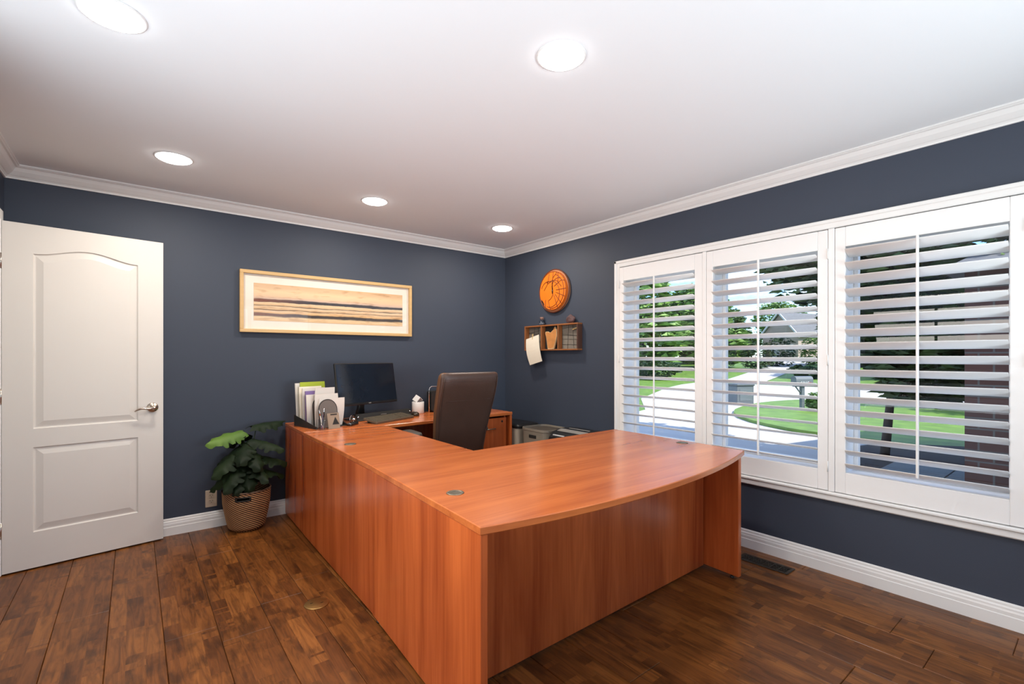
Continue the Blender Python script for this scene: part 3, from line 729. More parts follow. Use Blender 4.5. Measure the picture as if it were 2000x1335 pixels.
# file sorter with its papers
fs = thing('file_sorter', 'black desktop file sorter with arched dividers full of papers', 'file sorter', (1.12, 3.78, DZ), R(14))
mb = MB(); mb.box((-.125, -.155, 0), (.125, .155, .004), .001)
for sx in (-1, 1):
    mb.prism([(-.155, 0), (.155, 0), (.155, .085), (-.155, .018)], sx * .125 - .0015, sx * .125 + .0015, Matrix(((0, 0, 1, 0), (1, 0, 0, 0), (0, 1, 0, 0), (0, 0, 0, 1))))
mb.build('sorter_tray', BLACKM, fs)
def arch_pts(w_, h, n=20): return [(-w_ / 2, 0)] + [(-w_ / 2 * math.cos(PI * i / n), h - w_ / 2 + w_ / 2 * math.sin(PI * i / n)) for i in range(n + 1)] + [(w_ / 2, 0)]
RX = Matrix(((1, 0, 0, 0), (0, 0, 1, 0), (0, 1, 0, 0), (0, 0, 0, 1)))
for k, yy in enumerate((-.140, -.06, .02, .10)):
    hh = .205 + .02 * k
    Mk = T(-.012, yy, .003, 0, R(-8)) @ RX
    mb = MB(); mb.prism(arch_pts(.145, hh), -.0012, .0012, Mk); dv = mb.build('divider', MESHG, fs)
    mb = MB(); mb.tube([Mk @ Vector((x, z, 0)) for x, z in arch_pts(.148, hh + .002)], .0032, 6); mb.build('divider_rim', BLACK, dv)
# each paper: a slightly curved sheet
def sheet(name, label, yy, x0, x1, h, mat, lean, bow_, shear=0., z0=.006, cat='paper', group='papers in the file sorter', th=.0016):
    mb = MB(); n = 8; A = []; B = []
    for i in range(n + 1):
        t = i / n; z = z0 + h * t; y = lean * t + bow_ * math.sin(PI * t)
        A.append((y, z, t)); 
    rings = []
    for y, z, t in A:
        c = (1 - t) ** 3 * .0
        xa = x0 + shear * t - .010 * math.sin(PI * t * .8); xb = x1 + shear * t
        rings.append([(xa, y - th, z), (xb, y - th, z), (xb, y + th, z), (xa, y + th, z)])
    mb.loft(rings, smooth=False)
    c_, s_ = math.cos(R(14)), math.sin(R(14))
    o = mb.build(name, mat, None, (1.12 - s_ * yy, 3.78 + c_ * yy, DZ), (0, 0, R(14)))
    return tag(o, label, cat, group)
sheet('file_folder', 'cream folder furthest back in the file sorter', .130, -.118, .075, .318, PAPER, .026, -.014, .004, cat='folder', th=.005)
sheet('file_folder', 'lime green folder standing in the file sorter', .106, -.098, .100, .326, GREENF, .024, -.012, .01, cat='folder')
sheet('letter', 'cream letter just in front of the lime folder', .084, -.116, .06, .292, PAPERW, .022, -.014, .006, th=.004)
sheet('letter', 'white letter in the file sorter between the cream and purple papers', .052, -.110, .07, .282, PAPER, .020, -.014, .008, th=.004)
sheet('file_folder', 'purple folder standing in the file sorter', .022, -.106, .075, .262, PURPLE, .018, -.012, .010, cat='folder', th=.004)
sheet('letter', 'white letter right in front of the purple folder', -.006, -.112, -.01, .236, PAPER, .016, -.014, .006, th=.004)
sheet('letter', 'tall white sheet with a small grey mark in the file sorter', -.034, -.075, .080, .285, PAPER, .020, -.006, .03)
sheet('letter', 'white sheet leaning right behind the arched grey divider', -.078, -.088, .095, .240, PAPER, .018, -.010, .012, th=.003)
sheet('letter', 'white letter at the front of the file sorter, corner poking out right', -.112, -.092, .112, .208, PAPER, .014, -.010, .03)
# glass with pens, small card and clips in front of the sorter
jr = thing('pen_glass', 'clear glass tumbler holding pens at the desk edge', 'glass', (1.062, 3.545, DZ))
mb = MB(); mb.lathe([(.001, .004), (.025, .004), (.027, .080), (.029, .080), (.0275, 0), (.001, 0)], 24, cap=False); mb.build('glass_body', JGLASS, jr)
for k, (dx, dy, c_, lab) in enumerate(((.008, .004, (.14, .12, .30), 'violet pen leaning in the glass tumbler'), (-.008, .006, (.60, .56, .50), 'silver pen leaning in the glass tumbler'), (.004, -.010, (.02, .02, .02), 'black pen leaning in the glass tumbler'), (-.002, .010, (.30, .07, .04), 'dark red pen leaning in the glass tumbler'))):
    p_ = thing('pen', lab, 'pen', (1.062, 3.545, DZ + .006), 0, 'pens in the glass tumbler')
    a = Vector((-dx * .6, -dy * .6, 0)); b = Vector((dx * 2.2, dy * 2.2, .150 - .012 * k)); mid = a.lerp(b, .7)
    mb = MB(); mb.tube([a, a.lerp(b, .08), mid], [.0012, .004, .004], 8); mb.build('barrel', pm('pen_%d' % k, c_, .35), p_)
    mb = MB(); mb.tube([mid, b], [.0046, .0044], 8); mb.build('cap', CHROME if k < 2 else BLACK, p_)
cdn = thing('desk_card', 'small beige card with a dark triangle leaning on the file sorter', 'card', (1.158, 3.572, DZ), R(8))
Mk = T(0, 0, 0, 0, R(-14)) @ RX
mb = MB(); mb.prism([(-.045, 0), (.045, 0), (.045, .115), (-.045, .115)], -.001, .001, Mk); mb.build('card', pm('card_beige', (.33, .25, .18), .7), cdn)
mb = MB(); mb.prism([(-.012, .03), (.040, .03), (.014, .085)], -.0025, -.0012, Mk); mb.prism([(-.02, .10), (.03, .10), (.03, .108), (-.02, .108)], -.0025, -.0012, Mk); mb.build('printed_mark', BLACKM, cdn)
tp = thing('tape_dispenser', 'small chrome and clear tape dispenser at the foot of the file sorter', 'tape dispenser', (1.325, 3.660, DZ), R(40))
mb = MB(); mb.loft([[(x * k, y * k, z) for x, y in rrect(.115, .045, .012)] for k, z in ((1, 0), (1, .012), (.92, .020))]); mb.build('dispenser_base', BLACK, tp)
mb = MB(); mb.lathe([(.014, -.009), (.030, -.009), (.030, .009), (.014, .009), (.014, -.009)], 24, T(.01, 0, .044) @ Matrix.Rotation(R(90), 4, 'X'), cap=False); mb.build('tape_roll', JGLASS, tp)
mb = MB(); mb.tube([(-.05, -.012, .018), (-.05, .012, .018)], .004, 8); mb.tube([(.01, -.016, .044), (.01, .016, .044)], .010, 12); mb.tube([(.012 + .03 * math.cos(a), .014, .044 + .03 * math.sin(a)) for a in [2 * PI * i / 16 for i in range(16)]], .002, 6, close=True); mb.build('spool', CHROME, tp)

# ================================================================== BY THE RIGHT WALL
def lerp(a, b, t): return a + (b - a) * t
b1 = thing('lidded_bin', 'cream bin with a black lid in the corner beside the credenza', 'bin', (3.01, 3.77, 0))
mb = MB(); mb.loft([[(x * k, y * k, z) for x, y in rrect(.275, .46, .03)] for k, z in ((.9, 0), (1, .57))], smooth=False); mb.build('bin_body', CREAM, b1)
mb = MB(); mb.loft([[(x * k, y * k, z) for x, y in rrect(.285, .475, .035)] for k, z in ((1, .571), (1, .592), (.94, .604), (.8, .610))], smooth=False); mb.build('lid', BLACK, b1)
b2 = thing('storage_basket', 'taupe plastic storage basket with a handle slot and sunken lid', 'basket', (3.0, 3.302, 0))
body = []
for k, z in ((.88, 0), (1, .575), (1.03, .580), (1.03, .600), (.97, .600), (.97, .582)): body.append([(x * k, y * k, z) for x, y in rrect(.300, .345, .06)])
mb = MB(); mb.loft(body, smooth=False, cap=False); mb.add(body[0], [list(range(len(body[0])))[::-1]]); mb.build('basket_body', TAUPE, b2)
mb = MB(); mb.loft([[(x * k, y * k, z) for x, y in rrect(.288, .332, .058)] for k, z in ((1, .575), (1, .586), (.93, .588))], smooth=False); mb.build('lid', TAUPED, b2)
mb = MB(); mb.box((-.153, -.05, .515), (-.1465, .05, .545), .004); h_ = mb.build('handle_slot', BLACKM, b2)
for s_ in (0,):
    mb = MB(); mb.box((-.06, -.178, .515), (.06, -.171, .545), .004); mb.build('handle_slot', BLACKM, b2)
sd_ = thing('paper_shredder', 'black paper shredder with a silver band under the window', 'shredder', (3.0, 2.865, 0))
mb = MB(); mb.box((-.155, -.19, 0), (.155, .19, .44), .012); mb.build('shredder_bin', BLACKM, sd_)
mb = MB(); pr_ = [(-.172, .443), (-.178, .50), (-.168, .565), (-.13, .607), (-.05, .628), (.06, .632), (.13, .622), (.162, .60), (.165, .443)]
mb.loft([[(x * kx, y, .443 + (z - .443) * k) for x, z in pr_] for y, k, kx in ((-.205, .86, .95), (-.195, .97, 1), (-.15, 1, 1), (.15, 1, 1), (.195, .97, 1), (.205, .86, .95))], smooth=False); hd_ = mb.build('shredder_head', BLACK, sd_)
mb = MB(); mb.loft([[(x, y, z + .0035) for x, z in ((-.105, .6115), (-.055, .6255), (-.055, .6215), (-.105, .6075))] for y in (-.16, .16)], smooth=False); mb.build('silver_band', SILVER, sd_)
mb = MB(); mb.box((.0, -.12, .6275), (.012, .12, .6335), .001); mb.build('feed_slot', SILVER, sd_)
for k in range(8):
    mb = MB(); mb.box((-.1695, .02 + k * .017, .580), (-.1520, .029 + k * .017, .590), .002); mb.build('indicator', WHITEP, sd_)

# ================================================================== ON THE WALLS
# framed picture
pf = thing('framed_picture', 'wide pale wood framed print of sunset bands above the monitor', 'picture', (1.340, YB, 1.686))
Wp, Hp, fw, fd = 1.425, .478, .026, .034
mb = MB()
for a, b in (((-Wp / 2, -fd, Hp / 2 - fw), (Wp / 2, -.002, Hp / 2)), ((-Wp / 2, -fd, -Hp / 2), (Wp / 2, -.002, -Hp / 2 + fw)), ((-Wp / 2, -fd, -Hp / 2 + fw), (-Wp / 2 + fw, -.002, Hp / 2 - fw)), ((Wp / 2 - fw, -fd, -Hp / 2 + fw), (Wp / 2, -.002, Hp / 2 - fw))):
    mb.box(a, b, .002)
mb.build('frame', MAPLE, pf)
mb = MB(); mb.box((-Wp / 2 + fw, -.010, -Hp / 2 + fw), (Wp / 2 - fw, -.004, Hp / 2 - fw)); mb.build('mat_board', MATB, pf)
def art(name):
    m, t, b = newmat(name); l = t.links.new
    tc = N('ShaderNodeTexCoord', t); sx = N('ShaderNodeSeparateXYZ', t); l(tc.outputs['Object'], sx.inputs[0])
    def M(op, a, b_=None, c=None):
        n = N('ShaderNodeMath', t, operation=op)
        for i, v in enumerate((a, b_, c)):
            if v is None: continue
            if isinstance(v, (int, float)): n.inputs[i].default_value = v
            else: l(v, n.inputs[i])
        return n.outputs[0]
    mp = N('ShaderNodeMapping', t); mp.inputs['Scale'].default_value = (3.2, 1, 16); l(tc.outputs['Object'], mp.inputs[0])
    nz = N('ShaderNodeTexNoise', t); nz.inputs['Scale'].default_value = 1.3; nz.inputs['Detail'].default_value = 6; nz.inputs['Roughness'].default_value = .6; l(mp.outputs[0], nz.inputs['Vector'])
    u = M('MULTIPLY_ADD', M('SUBTRACT', nz.outputs['Fac'], .5), .10, M('ADD', M('DIVIDE', sx.outputs['Z'], .290), .5))
    rp = N('ShaderNodeValToRGB', t); cr_ = rp.color_ramp; cr_.interpolation = 'LINEAR'
    stops = [(0, (.74, .50, .28)), (.09, (.80, .58, .34)), (.13, (.05, .045, .045)), (.20, (.07, .05, .045)), (.22, (.72, .44, .20)), (.285, (.78, .55, .33)), (.30, (.16, .10, .07)), (.325, (.70, .48, .28)), (.39, (.80, .60, .40)), (.405, (.10, .075, .06)), (.435, (.76, .52, .30)), (.50, (.80, .60, .38)), (.515, (.045, .05, .065)), (.585, (.06, .055, .065)), (.60, (.62, .45, .36)), (.68, (.80, .56, .36)), (.80, (.84, .60, .36)), (.90, (.72, .48, .28)), (1., (.70, .44, .24))]
    cr_.elements[0].position = 0; cr_.elements[0].color = (*stops[0][1], 1); cr_.elements[1].position = 1; cr_.elements[1].color = (*stops[-1][1], 1)
    for p, c in stops[1:-1]: cr_.elements.new(p).color = (*c, 1)
    l(u, rp.inputs['Fac'])
    # rusty tone of the bands towards the left
    ls_ = N('ShaderNodeMapRange', t); ls_.inputs['From Min'].default_value = -.62; ls_.inputs['From Max'].default_value = -.20; ls_.inputs['To Min'].default_value = 1; ls_.inputs['To Max'].default_value = 0
    l(sx.outputs['X'], ls_.inputs['Value'])
    sc_ = N('ShaderNodeMix', t, data_type='RGBA', blend_type='LIGHTEN'); l(M('MULTIPLY', ls_.outputs[0], .9), sc_.inputs[0]); l(rp.outputs[0], sc_.inputs[6]); sc_.inputs[7].default_value = (.26, .10, .04, 1)
    mp2 = N('ShaderNodeMapping', t); mp2.inputs['Scale'].default_value = (5, 1, 22); l(tc.outputs['Object'], mp2.inputs[0])
    n2 = N('ShaderNodeTexNoise', t); n2.inputs['Scale'].default_value = 1.6; n2.inputs['Detail'].default_value = 7; l(mp2.outputs[0], n2.inputs['Vector'])
    r2 = N('ShaderNodeValToRGB', t); r2.color_ramp.elements[0].position = .30; r2.color_ramp.elements[0].color = (.62, .50, .40, 1); r2.color_ramp.elements[1].position = .46; r2.color_ramp.elements[1].color = (1, 1, 1, 1)
    l(n2.outputs['Fac'], r2.inputs[0])
    mm = N('ShaderNodeMix', t, data_type='RGBA', blend_type='MULTIPLY'); mm.inputs[0].default_value = .7; l(sc_.outputs[2], mm.inputs[6]); l(r2.outputs[0], mm.inputs[7])
    l(mm.outputs[2], b.inputs['Base Color']); b.inputs['Roughness'].default_value = .7
    return m
mb = MB(); mb.box((-.615, -.012, -.145), (.625, -.0102, .145)); mb.build('art_print', art('sunset_print'), pf)
mb = MB(); mb.box((-Wp / 2 + fw, -.024, -Hp / 2 + fw), (Wp / 2 - fw, -.022, Hp / 2 - fw)); mb.build('picture_glass', PGLASS, pf)
# outlet
ot = thing('wall_outlet', 'almond double wall outlet beside the basket', 'outlet', (.446, YB, .213))
mb = MB(); mb.box((-.037, -.006, -.062), (.037, 0, .062), .003); pl = mb.build('cover_plate', pm('outlet_plate', (.58, .47, .36), .45), ot)
for z in (-.020, .020):
    mb = MB(); mb.prism([(x, zz + z) for x, zz in rrect(.034, .029, .010)], -.0095, -.006, RX); rc_ = mb.build('receptacle', pm('outlet_face%d' % (z > 0), (.50, .40, .30), .45), ot)
    mb = MB()
    for x in (-.007, .007): mb.box((x - .0012, -.0105, z + .001), (x + .0012, -.0094, z + .010))
    mb.lathe([(.0025, 0), (.0025, .001)], 10, T(0, -.0094, z - .007) @ Matrix.Rotation(R(90), 4, 'X')); mb.build('slot', BLACKM, rc_)
mb = MB(); mb.box((-.012, -.010, .046), (.012, -.006, .052), .001); mb.build('night_sensor', BLACKM, ot)
# wall clock: layered orange disc
ck = thing('wall_clock', 'round orange wooden wall clock with dark carved lines', 'clock', (XR, 3.350, 1.890))
CM = Matrix(((0, 0, -1, 0), (-1, 0, 0, 0), (0, 1, 0, 0), (0, 0, 0, 1)))     # disc (x right, y up, z out of the wall)
def disc(r0, z0, z1, n=64, notch=False):
    p = []
    for i in range(n):
        a = 2 * PI * i / n; rr = r0
        if notch and R(205) < a < R(228): rr = r0 * .88
        p.append((rr * math.cos(a), rr * math.sin(a)))
    mb = MB(); mb.prism(p, z0, z1, CM); return mb
disc(.204, .002, .022, notch=True).build('back_disc', pm('clock_back', (.42, .20, .10), .5, var=.2), ck)
mb = MB(); mb.tube([CM @ Vector((.205 * math.cos(2 * PI * i / 64), .205 * math.sin(2 * PI * i / 64), .022)) for i in range(64)], .0055, 6, close=True); mb.build('rim', ORANGED, ck)
disc(.188, .022, .040, notch=True).build('face', ORANGE, ck)
def cline(pts, r=.0032):
    mb = MB(); mb.tube([CM @ Vector((x, y, .0405)) for x, y in pts], r, 6); return mb.build('carved_line', ORANGED, ck)
def arc(cx, cy, r_, a0, a1, n=28): return [(cx + r_ * math.cos(R(lerp(a0, a1, i / n))), cy + r_ * math.sin(R(lerp(a0, a1, i / n)))) for i in range(n + 1)]
cline(arc(0, 0, .183, 0, 360, 60))
cline(arc(-.075, -.010, .082, -75, 40)); cline(arc(-.065, .0, .095, 60, 160))
cline(arc(-.03, -.03, .125, -110, 115)); cline(arc(-.01, -.005, .163, -95, 70)); cline(arc(.075, .03, .085, 60, 165))
for a in (-67, -47, -22, 2): cline([(.05 * math.cos(R(a)), .05 * math.sin(R(a))), (.182 * math.cos(R(a)), .182 * math.sin(R(a)))])
cline([(-.10, -.08), (-.10, -.155)]); cline([(-.06, -.09), (-.03, -.18)])
cline([(.02, .04), (.12, .09), (.165, .08)]); cline([(0, .09), (.01, .183)]); cline([(-.07, .07), (-.045, .165)]); cline([(.01, .125), (.06, .17)]); cline([(-.12, .01), (-.07, .07), (0, .10), (.06, .09), (.12, .03)]); cline([(.075, .165), (.075, .06)])
for nm, ln, wd, a in (('hour_hand', .075, .008, 90), ('minute_hand', .115, .006, 91.5)):
    mb = MB(); mb.prism([(-.03, -wd / 2), (ln * .6, -wd / 2), (ln, 0), (ln * .6, wd / 2), (-.03, wd / 2)], .044, .0455, CM @ Matrix.Rotation(R(a), 4, 'Z')); mb.build(nm, BLACKM, ck)
mb = MB(); mb.lathe([(.007, .0405), (.007, .048), (.001, .049)], 12, CM); mb.build('hub', GROMM, ck)

# cubby shelf: 3 compartments
SX, SY0, SY1, SZ0, SZ1, SD = XR, 2.999, 3.745, 1.318, 1.566, .062
shf = thing('cubby_shelf', 'wooden three-compartment wall shelf below the orange clock', 'shelf', (SX, (SY0 + SY1) / 2, SZ0))
yc = (SY0 + SY1) / 2; hw = (SY1 - SY0) / 2; hh = SZ1 - SZ0; tt = .013
for a, b in (((-SD, -hw, 0), (-.001, hw, tt)), ((-SD, -hw, hh - tt), (-.001, hw, hh))):
    mb = MB(); mb.m = 0; mb.box(a, b, .0015); mb.build('board', WALNUT, shf)
d1, d2 = 3.492 - yc, 3.256 - yc
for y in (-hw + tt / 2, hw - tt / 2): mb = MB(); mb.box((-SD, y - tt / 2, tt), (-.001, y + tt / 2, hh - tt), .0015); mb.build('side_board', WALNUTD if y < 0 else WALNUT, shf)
for y in (d1, d2): mb = MB(); mb.box((-SD, y - tt / 2, tt), (-.008, y + tt / 2, hh - tt), .0015); mb.build('divider', WALNUT, shf)
for a, b, m_ in ((-hw + tt, d2 - tt / 2, CORKG), (d2 + tt / 2, d1 - tt / 2, BLACKM), (d1 + tt / 2, hw - tt, CORKG)):
    mb = MB(); mb.box((-.007, a, tt), (-.001, b, hh - tt)); mb.build('back_panel', m_, shf)
rng = random.Random(5)
for a, b in ((-hw + tt, d2 - tt / 2), (d1 + tt / 2, hw - tt)):
    for k in range(7):
        mb = MB()
        if k < 5: z = lerp(tt + .01, hh - tt - .02, (k + .5) / 5); p = [(-.010, a, z + rng.uniform(-.03, .03)), (-.010, b, z + rng.uniform(-.03, .03))]
        else: y = lerp(a, b, .35 + .35 * (k - 5)); p = [(-.010, y, tt), (-.010, y + rng.uniform(-.02, .02), hh - tt)]
        mb.tube(p, .0012, 5); mb.build('string', BLACKM, shf)
# live-edge slice
sl = thing('wood_slice', 'irregular live-edge wood slice in the middle shelf compartment', 'wood slice', (XR - .030, 3.375, SZ0 + tt))
pts = [(-.052, .0), (-.062, .05), (-.078, .12), (-.095, .165), (-.085, .178), (-.05, .18), (-.03, .168), (0, .172), (.04, .195), (.058, .222), (.066, .225), (.072, .205), (.094, .195), (.096, .13), (.074, .07), (.042, 0), (.03, .004), (0, .0)]
pts = [(x * .86, y * .95) for x, y in pts]
SM = Matrix(((0, 0, -1, 0), (-1, 0, 0, 0), (0, 1, 0, 0), (0, 0, 0, 1)))
mb = MB(); mb.prism(pts, -.008, .008, SM); mb.build('bark_edge', BARK, sl)
mb = MB(); mb.prism([(x * .93 + .0, .008 + y * .93) for x, y in pts], .008, .0095, SM); mb.build('slice_face', SLICE, sl)
# pinned paper and pegs
def peg(name, lab, loc, rx):
    t = thing(name, lab, 'clothespin', loc, 0, 'clothespins on the cubby shelf'); t.rotation_euler = (R(rx), 0, 0)
    for dx in (-.004, .003):
        mb = MB(); mb.box((dx - .0025, -.0045, -.028), (dx + .0025, .0045, .028), .001); mb.build('prong', pm('peg_wood%g%g' % (rx, dx), (.66, .48, .22), .6), t)
    mb = MB(); mb.tube([(-.008, -.006, .004), (-.008, .006, .004), (.006, .006, .004), (.006, -.006, .004)], .0011, 5); mb.build('spring', NICKEL, t)
peg('clothespin', 'small wooden clothespin holding the cream paper', (XR - SD - .012, 3.60, 1.457), 4)
peg('clothespin', 'small wooden clothespin lying tilted in the right shelf compartment', (XR - .021, 3.073, 1.515), 76)
pp = thing('pinned_paper', 'cream sheet of paper hanging from the left shelf compartment', 'paper', (XR - SD - .012, 3.585, 1.20))
mb = MB(); rings = []
for i in range(9):
    t = i / 8; z = lerp(.245, -.015, t); bx = -.012 * math.sin(PI * t)
    ya, yb_ = lerp(.118, .058, t) + .01 * math.sin(PI * t), lerp(-.075, -.125, t)
    za, zb = z - .012, z + .030
    rings.append([(bx - .0006, ya, za), (bx - .0006, yb_, zb), (bx + .0006, yb_, zb), (bx + .0006, ya, za)])
mb.loft(rings, smooth=False); mb.build('sheet', PAPERW, pp)
# jar and rock on the shelf
gj = thing('stoppered_jar', 'small glass jar with a cork stopper on the cubby shelf', 'jar', (XR - .034, 3.508, SZ1))
mb = MB(); mb.lathe([(.001, .004), (.028, .004), (.029, .042), (.022, .052), (.017, .056), (.017, .064), (.020, .064), (.020, .055), (.031, .045), (.031, 0), (.001, 0)], 24, cap=False); mb.build('jar_body', JGLASS, gj)
mb = MB(); mb.lathe([(.0165, .056), (.0185, .074), (.019, .080), (.001, .080)], 16); mb.build('stopper', CORKM, gj)
mb = MB(); mb.lathe([(.001, .005), (.026, .005), (.026, .024), (.001, .026)], 20); mb.build('contents', pm('jar_sand', (.16, .17, .20), .8, var=.3, scale=80), gj)
bm = bmesh.new(); bmesh.ops.create_icosphere(bm, subdivisions=3, radius=1)
rng = random.Random(11)
for v in bm.verts:
    p = v.co.copy(); k = 1 + .18 * math.sin(3.1 * p.x + 1) * math.cos(2.7 * p.y + p.z * 3.3) + rng.uniform(-.04, .04)
    v.co = Vector((p.x * .022 * k, p.y * .055 * k, (p.z * .5 + .5) ** 1.05 * .082 * (1 - .25 * abs(p.y))))
me = bpy.data.meshes.new('maroon_stone'); bm.to_mesh(me); bm.free(); me.materials.append(ROCK)
rk = bpy.data.objects.new('maroon_stone', me); COL.objects.link(rk); rk.location = (XR - .032, 3.115, SZ1 + .001); tag(rk, 'rough maroon stone on the right end of the cubby shelf', 'stone')

# ================================================================== FLOOR THINGS
fc = thing('floor_outlet_cover', 'round brass outlet cover set in the wood floor', 'floor outlet', (.730, 2.527, 0))
mb = MB(); mb.lathe([(.060, 0), (.059, .003), (.055, .0045), (.001, .0050)], 40); cvr = mb.build('cover_disc', BRASS, fc)
for x, y in ((-.022, .012), (.022, -.012)):
    mb = MB(); mb.box((x - .007, y - .0015, .0042), (x + .007, y + .0015, .0058), 0); mb.build('screw_slot', BRONZE, cvr)
vt = thing('floor_register', 'dark bronze floor vent by the baseboard under the windows', 'floor vent', ((VX0 + VX1) / 2, (VY0 + VY1) / 2, 0))
hx, hy = (VX1 - VX0) / 2, (VY1 - VY0) / 2
mb = MB()
for a, b in (((-hx, -hy), (hx, -hy + .018)), ((-hx, hy - .018), (hx, hy)), ((-hx, -hy + .018), (-hx + .016, hy - .018)), ((hx - .016, -hy + .018), (hx, hy - .018))): mb.box((a[0], a[1], .0004), (b[0], b[1], .0055), .002)
mb.build('vent_frame', BRONZE, vt)
mb = MB(); mb.box((-hx + .016, -hy + .018, .0003), (hx - .016, hy - .018, .0008)); mb.build('vent_well', BLACKM, vt)
for k in range(1, 6):
    y = lerp(-hy + .018, hy - .018, k / 6); mb = MB(); mb.box((-hx + .016, y - .004, .001), (hx - .016, y + .004, .005), .001); mb.build('vent_bar', BRONZE, vt)
for k in range(6):
    y = lerp(-hy + .018, hy - .018, (k + .5) / 6); mb = MB()
    mb.tube([(-hx + .018, y - .018, .003), (0, y, .003), (hx - .018, y + .018, .003)], .0022, 5); mb.tube([(hx - .018, y - .018, .003), (0, y, .003), (-hx + .018, y + .018, .003)], .0022, 5)
    mb.tube([(.014 * math.cos(a), y + .014 * math.sin(a), .003) for a in [2 * PI * i / 12 for i in range(12)]], .0022, 5, close=True); mb.build('scroll_grille', BRONZE, vt)

# woven basket with slanting ridges
BX, BY = .650, 3.968
bs = thing('woven_basket', 'round woven basket with slanting dark and tan stripes', 'basket', (BX, BY, 0))
def basket_mat():
    m, t, b = newmat('basket_weave'); l = t.links.new
    tc = N('ShaderNodeTexCoord', t); sx = N('ShaderNodeSeparateXYZ', t); l(tc.outputs['Object'], sx.inputs[0])
    def M(op, a, b_=None, c=None):
        n = N('ShaderNodeMath', t, operation=op)
        for i, v in enumerate((a, b_, c)):
            if v is None: continue
            if isinstance(v, (int, float)): n.inputs[i].default_value = v
            else: l(v, n.inputs[i])
        return n.outputs[0]
    an = M('ARCTAN2', sx.outputs['Y'], sx.outputs['X'])
    ph = M('MULTIPLY_ADD', sx.outputs['Z'], 400., M('MULTIPLY', an, 32))
    sn = M('SINE', ph)
    tw = M('SINE', M('MULTIPLY_ADD', an, 110., M('MULTIPLY', sx.outputs['Z'], -230.)))
    nz = N('ShaderNodeTexNoise', t); nz.inputs['Scale'].default_value = 26; l(tc.outputs['Object'], nz.inputs['Vector'])
    v = M('ADD', M('MULTIPLY_ADD', tw, .10, sn), M('MULTIPLY', M('SUBTRACT', nz.outputs['Fac'], .5), .6))
    rp = N('ShaderNodeValToRGB', t); e = rp.color_ramp.elements; e[0].position = .36; e[0].color = (.040, .018, .010, 1); e[1].position = .58; e[1].color = (.58, .32, .15, 1)
    l(M('MULTIPLY_ADD', v, .25, .5), rp.inputs[0]); l(rp.outputs[0], b.inputs['Base Color']); b.inputs['Roughness'].default_value = .65
    return m
BW = basket_mat(); nz_, na = 60, 160; vs = []; fs_ = []
def brad(z): return .108 + .045 * min(1, z / .20) ** .7 + .004 * max(0, z - .2) / .09 - .030 * max(0, 1 - z / .03) ** 2
for k in range(nz_ + 1):
    z = .29 * k / nz_
    for i in range(na):
        a = 2 * PI * i / na; ph = 32 * a + z * 400
        r_ = brad(z) + .003 * math.sin(ph); vs.append((r_ * math.cos(a), r_ * math.sin(a), z))
for k in range(nz_):
    zc = .29 * (k + .5) / nz_
    for i in range(na):
        a = 2 * PI * (i + .5) / na; da = (a - R(252) + PI) % (2 * PI) - PI
        if abs(da) < .28 and .238 < zc < .262: continue            # hand hole
        j = (i + 1) % na; fs_.append((k * na + i, k * na + j, (k + 1) * na + j, (k + 1) * na + i))
mb = MB(); mb.add(vs, fs_, True); mb.add([(.09 * math.cos(2 * PI * i / 40), .09 * math.sin(2 * PI * i / 40), .002) for i in range(40)], [list(range(40))])
bb = mb.build('basket_body', BW, bs, fix=False)
sm_ = bb.modifiers.new('thickness', 'SOLIDIFY'); sm_.thickness = .006; sm_.offset = -1
mb = MB(); mb.tube([(.156 * math.cos(2 * PI * i / 48), .156 * math.sin(2 * PI * i / 48), .290) for i in range(48)], .006, 8, close=True); mb.build('rim', pm('rim_cane', (.11, .06, .035), .7), bs)
mb = MB(); pts = []
for s_, z in ((-.30, .238), (-.30, .262), (.30, .262), (.30, .238)): a = R(252) + s_; pts.append((.1565 * math.cos(a), .1565 * math.sin(a), z))
hp = []
for q in range(4):
    a0_, a1_ = Vector(pts[q]), Vector(pts[(q + 1) % 4])
    for i in range(8):
        p = a0_.lerp(a1_, i / 8); rr = math.hypot(p.x, p.y); p.x *= .1575 / rr; p.y *= .1575 / rr; hp.append(p)
mb.tube(hp, .005, 6, close=True); mb.build('handle_edge', BLACKM, bs)
# split-leaf plant standing in the basket
pn = thing('split_leaf_plant', 'dark green split-leaf plant standing in the woven basket', 'plant', (BX, BY, .012))
mb = MB(); mb.lathe([(.075, 0), (.105, .20), (.110, .205), (.100, .205), (.098, .195)], 28); mb.build('nursery_pot', BLACKM, pn)
mb = MB(); mb.lathe([(.0985, .190), (.05, .198), (.001, .20)], 24, cap=False); mb.build('soil', SOIL, pn)
def leaf_mesh(Ln, W_, fold, droop):
    mb = MB(); n = 26; rows = []
    for i in range(n + 1):
        t = i / n
        w0 = W_ * (math.sin(PI * min(1, t * .93 + .07)) ** .62) * (1 - .22 * t)
        cut = 1.0
        if .18 < t < .90: cut = .42 + .58 * min(1, abs(math.sin(PI * (t - .18) * 6.2)) ** .55 * 1.25)
        x = Ln * (t - .12); zc = -droop * t * t
        row = []
        for s_ in (-1, -.62, -.3, 0, .3, .62, 1):
            k = abs(s_); e_ = 1 if k < .5 else (1 if k < .7 else cut)
            yy = s_ * w0 * (e_ if k > .7 else 1); sw = -.10 * Ln * k * (1 - t) - (.05 * Ln if t < .1 else 0) * k
            row.append((x + sw + .14 * Ln * k * t * .4, yy * math.cos(fold * k), zc - abs(yy) * math.sin(fold * k) + .012 * math.sin(t * 19) * k * k - .02 * k * k))
        rows.append(row)
    vs = [p for r_ in rows for p in r_]
    mb.add(vs, [(i * 7 + j, i * 7 + j + 1, (i + 1) * 7 + j + 1, (i + 1) * 7 + j) for i in range(n) for j in range(6)], True)
    return mb
